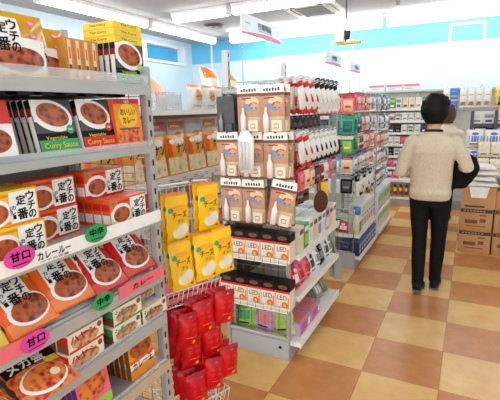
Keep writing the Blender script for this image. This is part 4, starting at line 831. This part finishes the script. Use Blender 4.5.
for x0, x1, z0, z1 in ((-.07, .07, 0, .015), (-.07, .07, .165, .18), (-.07, -.055, .015, .165), (.055, .07, .015, .165)): b.box(x0, x1, -.01, .01, z0, z1, BLACK)
obj('border', b, o); obj('white_card', MB().box(-.055, .055, -.004, .004, .015, .165, WHITE), o)
# wheeled basket of yellow packs in front of it
T_ = Loc('display_table', (.25, 5.45, 0), 'low display stand holding blue and yellow packs at the right', 'stand')
T_.part('top', MB().rbox(-.02, .8, 5.43, 5.7, .8, .83, SHELFW, .004)); T_.part('back_board', MB().box(.0, .8, 5.695, 5.705, .83, 1.2, SHELFW))
for x, y in ((.02, 5.45), (.02, 5.68), (.77, 5.45), (.77, 5.68)): T_.part('leg', MB().box(x - .015, x + .015, y - .015, y + .015, 0, .8, STEEL))
KBB = soft_pack(.18, .2, .05, WHITEFILM, BLUE, 'tissue_pack', 'pack'); KYB = soft_pack(.12, .17, .035, food('noodle_print', (206, 160, 70), (236, 212, 140), (250, 240, 206), 22.), PALE, 'noodle_pack', 'pack')
for k in range(4): KBB.put((.05 + k * .19, 5.62, 1.12 if k < 3 else 1.1), .1 - .1 * k, 'blue and white pack in the upper row of the right stand, %s from the left' % ORD[k], 'blue and white packs', .1)
for k in range(4): KBB.put((.05 + k * .19, 5.6, .91), 0, 'blue and white pack in the lower row of the right stand, %s from the left' % ORD[k], 'blue and white packs', .1)
for r in range(2):
    for k in range(4): KYB.put((.155 + k * .125, 5.52 - r * .05, 1.02 - r * .185), .08 * (-1) ** k, 'pale yellow pack on the right stand, %s row, %s from the left' % (('upper', 'lower')[r], ORD[k]), 'pale yellow packs', .15)
b = MB()
for z, y in ((.83, 5.42), (.9, 5.42), (1.0, 5.5), (1.1, 5.56)): b.tube([(.0, 5.695, z), (.0, y, z), (.8, y, z), (.8, 5.695, z)], .003, CHROME, 5)
for k in range(9): b.tube([(k * .1, 5.42, .8), (k * .1, 5.42, .9)], .0025, CHROME, 5)
T_.part('wire_guard', b)
# cardboard boxes on the floor
def cardbox(w, h, d):
    b = MB(); b.rbox(-w / 2, w / 2, -d / 2, d / 2, 0, h, CARD, .006); f = flat(-d / 2); b.rect(-w / 2 + .004, w / 2 - .004, h * .83, h * .98, TAPE, f, .001)
    for k in range(7): b.rect(-w * .4 + k * w * .1, -w * .33 + k * w * .1, h * .88, h * .93, CARD, f, .0016)
    b.rect(-w * .34, w * .05, h * .34, h * .5, BROWN, f, .001); b.rect(w * .12, w * .3, h * .4, h * .56, BROWN, f, .001); b.rect(-w * .3, w * .3, h * .2, h * .24, BROWN, f, .001); b.rect(w * .1, w * .32, h * .68, h * .74, BROWN, f, .001)
    lid = MB(); lid.box(-w * .49, w * .49, -.025, .025, h + .0002, h + .0012, TAPE); return [('carton_body', b, None), ('tape', lid, 'dark brown tape')]
KCB = Kit('cardboard_box', 'box', parts=cardbox(.315, .248, .3))
for c, (x, cn) in enumerate(((.122, 'left'), (.452, 'right'))):
    for k in range(2): KCB.put((x, 5.25 - 0 * k, k * .2495), 0, 'brown cardboard box with dark tape, %s column, %s' % (cn, ('on the floor', 'on top of the floor box')[k]), 'cardboard boxes')
KCB.put((.452, 5.25, .499), 0, 'brown cardboard box with dark tape, right column, topmost', 'cardboard boxes')
o = empty('cardboard_box', (.13, 5.25, .499), 'open cardboard box at the top of the left column holding white bags', 'box')
b = MB(); w, d, h, t = .325, .3, .24, .006
b.box(-w / 2, w / 2, -d / 2, -d / 2 + t, t, h, CARD); b.box(-w / 2, w / 2, d / 2 - t, d / 2, t, h, CARD); b.box(-w / 2, -w / 2 + t, -d / 2 + t, d / 2 - t, t, h, CARD); b.box(w / 2 - t, w / 2, -d / 2 + t, d / 2 - t, t, h, CARD); b.box(-w / 2, w / 2, -d / 2, d / 2, 0, t, CARD); f = flat(-d / 2); b.rect(-w * .4, w * .2, h * .06, h * .14, TAPE, f, .001)
b.add([(-w * .3, -d / 2 - .0012, h), (w * .3, -d / 2 - .0012, h), (w * .22, -d / 2 - .0012, h * .5), (-w * .22, -d / 2 - .0012, h * .5)], [(0, 3, 2, 1)], WHITE); obj('carton_body', b, o)
def fold(w, d, h, seed):
    rnd = random.Random(seed); b = MB(); n = 14; vs = []; fs = []
    for top in (1, 0):
        for j in range(n + 1):
            for i in range(n + 1):
                u = i / n * 2 - 1; v = j / n * 2 - 1; e = max(abs(u), abs(v)) ** 5
                vs.append((u * w / 2 * (1 + .03 * sin(5 * v + seed)), v * d / 2 * (1 + .03 * sin(4 * u + seed)), (h * (1 - e * .7) + (.008 * sin(3 * u + 2 * v + seed) + rnd.uniform(-.002, .002)) * (1 - e)) if top else 0))
    N1 = (n + 1) ** 2
    for j in range(n):
        for i in range(n): q = (j * (n + 1) + i, j * (n + 1) + i + 1, (j + 1) * (n + 1) + i + 1, (j + 1) * (n + 1) + i); fs.append(q); fs.append(tuple(N1 + a for a in q[::-1]))
    for k in range(n):
        for a, c in ((k, k + 1), ): fs.append((c, a, N1 + a, N1 + c))
        a, c = n * (n + 1) + k, n * (n + 1) + k + 1; fs.append((a, c, N1 + c, N1 + a)); a, c = k * (n + 1), (k + 1) * (n + 1); fs.append((a, c, N1 + c, N1 + a)); a, c = k * (n + 1) + n, (k + 1) * (n + 1) + n; fs.append((c, a, N1 + a, N1 + c))
    b.add(vs, fs, WHITEFILM, True); return b
z = .506
for k in range(8):
    h = .05; big = k >= 4; o = obj('plastic_bag', fold(.29 if not big else .33, .26 if not big else .31, h, k + 1)); o.location = (.128 + .008 * (-1) ** k, 5.25 - (.0 if not big else .01), z); o.rotation_euler = (0, 0, .06 * (-1) ** k)
    tag(o, 'folded white plastic bag in the open cardboard box, %s from the bottom' % ORD[k], 'bag', 'folded white bags'); z += h + .0105

# ================================================================== PEOPLE
SKIN = mat('skin', (226, 178, 148), .5, .04, 20); HAIRB = mat('hair_black', (17, 15, 16), .5, .25, 90, bump=.6); HAIRC = mat('hair_brown', (88, 54, 44), .5, .2, 90, bump=.6); KNIT = mat('sweater_oatmeal', (208, 192, 168), .9, .06, 60, bump=.5); TROU = mat('trousers_black', (20, 20, 22), .75, .15, 30, bump=.15)
SHOE = mat('shoe_black', (22, 22, 24), .45, .1); SOLE = mat('sole_grey', (96, 92, 90), .6, .08); COAT = mat('coat_navy_black', (18, 19, 26), .8, .15, 30, bump=.3); COLLAR = mat('collar_dark', (46, 40, 40), .8, .1); LIPS = mat('lips', (190, 110, 100), .5); EYEW = mat('eye_white', (240, 238, 234), .3); BEIGE = mat('blouse_beige', (236, 222, 200), .85, .05, 40)
def remesh(mb, voxel, smooth, m):
    me = mb.mesh('tmp'); o = bpy.data.objects.new('tmp', me); COL.objects.link(o)
    a = o.modifiers.new('r', 'REMESH'); a.mode = 'VOXEL'; a.voxel_size = voxel; a.use_smooth_shade = True
    if smooth: q = o.modifiers.new('s', 'SMOOTH'); q.iterations = smooth; q.factor = .5
    dg = bpy.context.evaluated_depsgraph_get(); dg.update(); r = bpy.data.meshes.new_from_object(o.evaluated_get(dg)); bpy.data.objects.remove(o); bpy.data.meshes.remove(me)
    r.materials.clear(); r.materials.append(m); r.polygons.foreach_set('material_index', [0] * len(r.polygons)); r.polygons.foreach_set('use_smooth', [True] * len(r.polygons)); return r
def limb(b, pts, m=SKIN, n=16):
    """pts: (position, radius across, radius deep) joined as one tapering tube, round at the ends"""
    P = [Vector(p[0]) for p in pts]; rs = []
    for i, p in enumerate(P):
        d = (P[min(i + 1, len(P) - 1)] - P[max(i - 1, 0)]).normalized(); a = d.cross(Vector((0, 1, 0)) if abs(d.y) < .9 else Vector((0, 0, 1))).normalized(); c = d.cross(a).normalized()
        rs.append((p, a * pts[i][1], c * (pts[i][2] if len(pts[i]) > 2 else pts[i][1])))
    b.rings(rs, m, n); 
    for e in (0, -1): r = min(pts[e][1:]); b.ball(P[e], r * .96, r * .96, r * .96, m, 12, 8)
def hand(b, w, d, side, up, curl):
    """palm and five fingers from the wrist w along d; 'up' is the back of the hand, side the thumb side"""
    w = Vector(w); d = Vector(d).normalized(); up = (Vector(up) - d * d.dot(Vector(up))).normalized(); s = side * d.cross(up)
    b.rings([(w, s * .026, up * .02), (w + d * .03, s * .036, up * .016), (w + d * .075, s * .042, up * .014), (w + d * .092, s * .04, up * .012)], SKIN, 14)
    for k, (o, l) in enumerate(((.031, .07), (.0105, .08), (-.0105, .074), (-.031, .058))):
        p = w + d * (.084 - abs(k - 1) * .003) + s * o; a = curl * .5; pts = [(p - d * .02, .009), (p, .0095)]; dr = d
        for j, f in enumerate((.42, .32, .26)):
            dr = (d * cos(a) - up * sin(a)); p = p + dr * l * f; pts.append((p, .009 - j * .0008)); a += curl
        limb(b, pts, SKIN, 8)
    p = w + d * .025 + s * .03; limb(b, [(p - s * .014, .013), (p + d * .026 + s * .02 - up * .006, .0115), (p + d * .052 + s * .026 - up * .016, .01), (p + d * .074 + s * .02 - up * .024, .0085)], SKIN, 8)
def head(b, z, yaw=0):
    """skull, jaw, nose, ears round the centre height z; the face looks to +y"""
    b.ball((0, -.005, z + .02), .076, .094, .098, SKIN, 20, 14); b.rings([((0, .012, z + .03), (.072, 0, 0), (0, .078, 0)), ((0, .02, z - .04), (.064, 0, 0), (0, .07, 0)), ((0, .034, z - .085), (.044, 0, 0), (0, .048, 0)), ((0, .046, z - .108), (.022, 0, 0), (0, .026, 0))], SKIN, 18)
    b.rings([((0, .094, z + .025), (.008, 0, 0), (0, .01, 0)), ((0, .106, z - .005), (.011, 0, 0), (0, .016, 0)), ((0, .108, z - .022), (.016, 0, 0), (0, .014, 0)), ((0, .096, z - .03), (.012, 0, 0), (0, .008, 0))], SKIN, 12)
    for s in (-1, 1): b.rings([((s * .076, -.002, z + .025), (.006, 0, 0), (0, .018, 0)), ((s * .082, -.006, z), (.009, 0, 0), (0, .02, 0)), ((s * .078, 0, z - .03), (.006, 0, 0), (0, .01, 0))], SKIN, 10)
def face(par, z):
    for s in (-1, 1):
        b = MB(); b.ball((s * .032, .082, z + .008), .013, .009, .008, EYEW, 12, 8); b.ball((s * .032, .0885, z + .008), .006, .004, .0062, INK, 10, 6); obj('eye', b, par); b = MB(); b.rings([((s * .015, .093, z + .03), (0, .002, 0), (0, 0, .003)), ((s * .034, .09, z + .036), (0, .003, 0), (0, 0, .004)), ((s * .05, .078, z + .03), (0, .002, 0), (0, 0, .002))], HAIRB, 8); obj('eyebrow', b, par)
    b = MB(); b.ball((0, .083, z - .056), .022, .01, .007, LIPS, 12, 8); obj('mouth', b, par)
def hair(par, z, m, long=0., seed=3, big=1.):
    rnd = random.Random(seed); b = MB(); n = 30; hN = 20; vs = []; fs = []
    low = lambda t: -.075 - long + (.1 + long) * max(0, sin(t)) ** 1.5 if sin(t) > 0 else -.085 - long
    for i in range(hN + 1):
        for k in range(n):
            t = 2 * pi * k / n; ph = (i / hN); zt = .135 + (low(t) - .135) * ph; r = math.sqrt(max(0, 1 - ((zt - .01) / .137) ** 2)) if zt > .01 else 1 - (.45 - 4.5 * long) * min(1, (.01 - zt) / .1) ** 1.6
            q = 1 + .02 * sin(7 * t + i * .7) * sin(i * .9 + seed) + rnd.uniform(-.014, .014); fr = (1.0 if sin(t) < 0 else 1 - .04 * sin(t))
            vs.append((.1 * big * max(r, .03) * cos(t) * q, -.006 + .113 * big * max(r, .03) * sin(t) * q * fr, z + zt * big))
    for i in range(hN):
        for k in range(n): fs.append((i * n + k, (i + 1) * n + k, (i + 1) * n + (k + 1) % n, i * n + (k + 1) % n))
    fs.append(tuple(range(n))); b.add(vs, fs, m, True)
    for k in range(13, 26):   # loose locks around the hem and crown
        t = rnd.uniform(pi * .95, 2.05 * pi) if k < 12 else rnd.uniform(0, 2 * pi); zz = rnd.uniform(-.06 - long, -.02) if k < 12 else rnd.uniform(.06, .12); r = .86 if zz < .01 else math.sqrt(max(.05, 1 - (zz / .137) ** 2)); x, y = .1 * big * r * cos(t), -.006 + .113 * big * r * sin(t)
        b.rings([((x * .96, y * .96, z + zz + .03), (.016, 0, 0), (0, .016, 0)), ((x * 1.02, y * 1.02, z + zz - .005), (.013, 0, 0), (0, .013, 0)), ((x * .98, y * .98, z + zz - .035), (.003, 0, 0), (0, .003, 0))], m, 7)
    obj('hair', b, par)
V = Vector
# --- the man in the oatmeal sweater, walking away
px, py = -.268, 3.83
man = empty('person', (px, py, 0), 'person walking away in oatmeal sweater and black trousers, dark coat over right arm', 'person')
LS, LE, LW = V((-.178, 0, 1.33)), V((-.242, -.05, 1.07)), V((-.165, .2, 1.04)); RS, RE, RW = V((.178, 0, 1.33)), V((.27, -.035, 1.125)), V((.2, .22, 1.12))
LH, LK, LA = V((-.085, 0, .88)), V((-.062, .0, .48)), V((-.05, -.07, .09)); RH, RK_, RA = V((.085, 0, .88)), V((.09, .05, .48)), V((.078, .1, .085))
b = MB(); head(b, 1.588); b.rings([((0, -.004, 1.36), (.066, 0, 0), (0, .062, 0)), ((0, 0, 1.42), (.053, 0, 0), (0, .055, 0)), ((0, .004, 1.53), (.052, 0, 0), (0, .056, 0))], SKIN, 16)
b.rings([((0, 0, .84), (.14, 0, 0), (0, .09, 0)), ((0, 0, 1.0), (.13, 0, 0), (0, .09, 0)), ((0, 0, 1.2), (.145, 0, 0), (0, .095, 0)), ((0, 0, 1.32), (.15, 0, 0), (0, .085, 0)), ((0, 0, 1.38), (.08, 0, 0), (0, .065, 0))], SKIN, 20)
for a, e, w, sd in ((LS, LE, LW, 1), (RS, RE, RW, -1)):
    limb(b, [(a, .048), (e, .037), (w, .026)]); hand(b, w, (w - e) + V((0, 0, -.04)), sd, V((0, 0, 1)), .75)
for h_, k_, a_ in ((LH, LK, LA), (RH, RK_, RA)): limb(b, [(h_, .072), (k_, .05), ((k_ + a_) / 2 + V((0, -.015, .04)), .05), (a_, .034)]); limb(b, [(a_ + V((0, -.02, -.03)), .03), (a_ + V((0, .12, -.055)), .03, .018)])
obj('body', remesh(b, .0072, 2, SKIN), man); face(man, 1.588); hair(man, 1.572, HAIRB, 0, 3, 1.12)
man.scale = (.987,) * 3
b = MB(); b.rings([((0, -.004, .842), (.158, 0, 0), (0, .112, 0)), ((0, -.006, .862), (.164, 0, 0), (0, .118, 0)), ((0, -.008, .905), (.172, 0, 0), (0, .124, 0)), ((0, -.004, .94), (.164, 0, 0), (0, .116, 0)), ((0, 0, 1.0), (.166, 0, 0), (0, .114, 0)), ((0, 0, 1.12), (.168, 0, 0), (0, .114, 0)), ((0, -.004, 1.25), (.178, 0, 0), (0, .117, 0)), ((0, -.002, 1.31), (.178, 0, 0), (0, .108, 0)), ((0, -.002, 1.355), (.15, 0, 0), (0, .09, 0)), ((0, -.002, 1.395), (.085, 0, 0), (0, .075, 0)), ((0, 0, 1.415), (.066, 0, 0), (0, .066, 0))], KNIT, 28, True, 2.3)
for a, e, w in ((LS, LE, LW), (RS, RE, RW)): limb(b, [(a + V((-.02 if a.x > 0 else .02, 0, -.008)), .068), (a * .45 + e * .55, .057), (e, .052), (e * .45 + w * .55, .048), (w, .042), (w + (w - e) * .06, .038)], KNIT)
obj('sweater', remesh(b, .0095, 3, KNIT), man)
b = MB()
for i in range(24): pass
ring = [(.064 * cos(2 * pi * i / 24), .064 * sin(2 * pi * i / 24) - .002, 1.418 + .008 * sin(2 * pi * i / 24) * -1) for i in range(25)]; b.tube(ring, .0095, COLLAR, 8, False); obj('collar', b, man, 'dark shirt collar')
b = MB(); b.rings([((0, -.004, .78), (.12, 0, 0), (0, .095, 0)), ((0, -.006, .84), (.152, 0, 0), (0, .108, 0)), ((0, -.004, .9), (.152, 0, 0), (0, .108, 0))], TROU, 24)
for h_, k_, a_ in ((LH, LK, LA), (RH, RK_, RA)): limb(b, [(h_ + V((0, 0, .0)), .082, .095), (h_ * .55 + k_ * .45, .077, .086), (k_, .062, .068), ((k_ + a_) / 2 + V((0, -.012, .03)), .06, .064), (a_ + V((0, 0, .03)), .05), (a_ + V((0, 0, -.005)), .052)], TROU)
obj('trousers', remesh(b, .009, 3, TROU), man)
def shoe(par, a, tip, L=.27):
    d = V((sin(.06), cos(.06), 0)); x = V((d.y, -d.x, 0)); h0 = V((a.x, a.y, 0)) - d * .065; b = MB(); rs = []
    for t, w, h in ((0, .024, .05), (.05, .036, .075), (.25, .04, .082), (.45, .04, .07), (.7, .047, .05), (.9, .04, .038), (1, .016, .028)):
        c = h0 + d * (L * t); zz = .012 + tip * (1 - t) ** 2; rs.append((c + V((0, 0, zz + h / 2)), x * w, V((0, 0, h / 2))))
    b.rings(rs, SHOE, 16, True, 2.6); o = obj('shoe', b, par); b = MB(); rs = []
    for t, w in ((-.01, .022), (.05, .037), (.25, .041), (.45, .04), (.7, .048), (.9, .042), (1.01, .018)):
        c = h0 + d * (L * t); rs.append((c + V((0, 0, .0095 + tip * (1 - t) ** 2)), x * w, V((0, 0, .009))))
    b.rings(rs, SOLE, 14, True, 4); obj('sole', b, o, 'grey sole')
shoe(man, LA, .03); shoe(man, RA, .0)
# coat hanging over his right forearm
ct = empty('coat', (px + .2, py + .1, 1.0), 'dark folded coat hanging over the right forearm of the man', 'coat'); b = MB()
mid = (RE * .4 + RW * .6) - V((.2, .1, 1.0)); b.rings([((mid.x - .045, mid.y, -.085), (.082, .02, 0), (-.005, .05, 0)), ((mid.x - .03, mid.y, -.03), (.108, .02, 0), (-.01, .062, 0)), ((mid.x - .005, mid.y, .04), (.124, .02, 0), (-.01, .066, 0)), ((mid.x + .005, mid.y, .1), (.124, .02, 0), (-.01, .07, 0)), ((mid.x + .0, mid.y, .15), (.1, .02, 0), (-.01, .072, 0)), ((mid.x, mid.y, .195), (.07, .02, 0), (-.01, .06, 0)), ((mid.x, mid.y, .21), (.03, .02, 0), (-.01, .03, 0))], COAT, 26, True, 2.6)
b.rings([((mid.x + .05, mid.y - .06, .19), (.05, 0, 0), (0, .02, 0)), ((mid.x + .075, mid.y - .075, .1), (.06, 0, 0), (0, .02, 0)), ((mid.x + .06, mid.y - .07, .02), (.05, 0, 0), (0, .016, 0))], COAT, 16)
obj('coat_fold', remesh(b, .009, 3, COAT), ct)
b = MB(); b.rings([((mid.x - .06, mid.y - .05, .12), (.03, 0, 0), (0, .02, 0)), ((mid.x - .075, mid.y - .055, .0), (.034, 0, 0), (0, .024, 0)), ((mid.x - .07, mid.y - .055, -.085), (.03, 0, 0), (0, .02, 0))], COAT, 14); obj('sleeve', b, ct)
# --- the second shopper beyond him
qx, qy = -.285, 6.5
w2 = empty('person', (qx, qy, 0), 'person with brown hair and beige top, mostly hidden behind the man', 'person')
b = MB(); head(b, 1.47); b.rings([((0, -.004, 1.26), (.055, 0, 0), (0, .05, 0)), ((0, 0, 1.32), (.044, 0, 0), (0, .046, 0)), ((0, .004, 1.42), (.044, 0, 0), (0, .048, 0))], SKIN, 16); b.rings([((0, 0, .8), (.14, 0, 0), (0, .1, 0)), ((0, 0, 1.0), (.11, 0, 0), (0, .08, 0)), ((0, 0, 1.2), (.135, 0, 0), (0, .09, 0)), ((0, 0, 1.28), (.07, 0, 0), (0, .055, 0))], SKIN, 20)
arms = ((V((-.155, 0, 1.22)), V((-.19, -.02, .98)), V((-.14, .2, 1.0)), 1), (V((.155, 0, 1.22)), V((.19, -.02, .98)), V((.14, .2, 1.0)), -1)); legs = ((V((-.075, 0, .82)), V((-.075, .01, .45)), V((-.075, -.01, .08))), (V((.075, 0, .82)), V((.075, .01, .45)), V((.075, -.01, .08))))
for a, e, w, sd in arms: limb(b, [(a, .042), (e, .033), (w, .024)]); hand(b, w, w - e, sd, V((0, 0, 1)), .6)
for h_, k_, a_ in legs: limb(b, [(h_, .075), (k_, .05), (a_, .034)]); limb(b, [(a_ + V((0, -.02, -.025)), .028), (a_ + V((0, .11, -.05)), .028, .018)])
obj('body', remesh(b, .0085, 2, SKIN), w2); face(w2, 1.47); hair(w2, 1.47, HAIRC, .02, 9, 1.0)
b = MB(); b.rings([((0, 0, .78), (.165, 0, 0), (0, .115, 0)), ((0, 0, 1.0), (.14, 0, 0), (0, .1, 0)), ((0, 0, 1.15), (.16, 0, 0), (0, .108, 0)), ((0, 0, 1.25), (.155, 0, 0), (0, .1, 0)), ((0, 0, 1.31), (.1, 0, 0), (0, .075, 0)), ((0, 0, 1.35), (.056, 0, 0), (0, .056, 0))], BEIGE, 24, True, 2.3)
for a, e, w, sd in arms: limb(b, [(a, .06), (e, .048), (w, .036)], BEIGE)
obj('blouse', remesh(b, .011, 3, BEIGE), w2); b = MB(); b.rings([((0, 0, .72), (.12, 0, 0), (0, .09, 0)), ((0, 0, .84), (.148, 0, 0), (0, .102, 0))], TROU, 20)
for h_, k_, a_ in legs: limb(b, [(h_, .082), (k_, .06), (a_ + V((0, 0, .01)), .045)], TROU)
obj('trousers', remesh(b, .011, 3, TROU), w2); shoe(w2, legs[0][2], 0, .24); shoe(w2, legs[1][2], 0, .24)
bpy.data.objects.remove(_tob); bpy.data.curves.remove(_tcur)
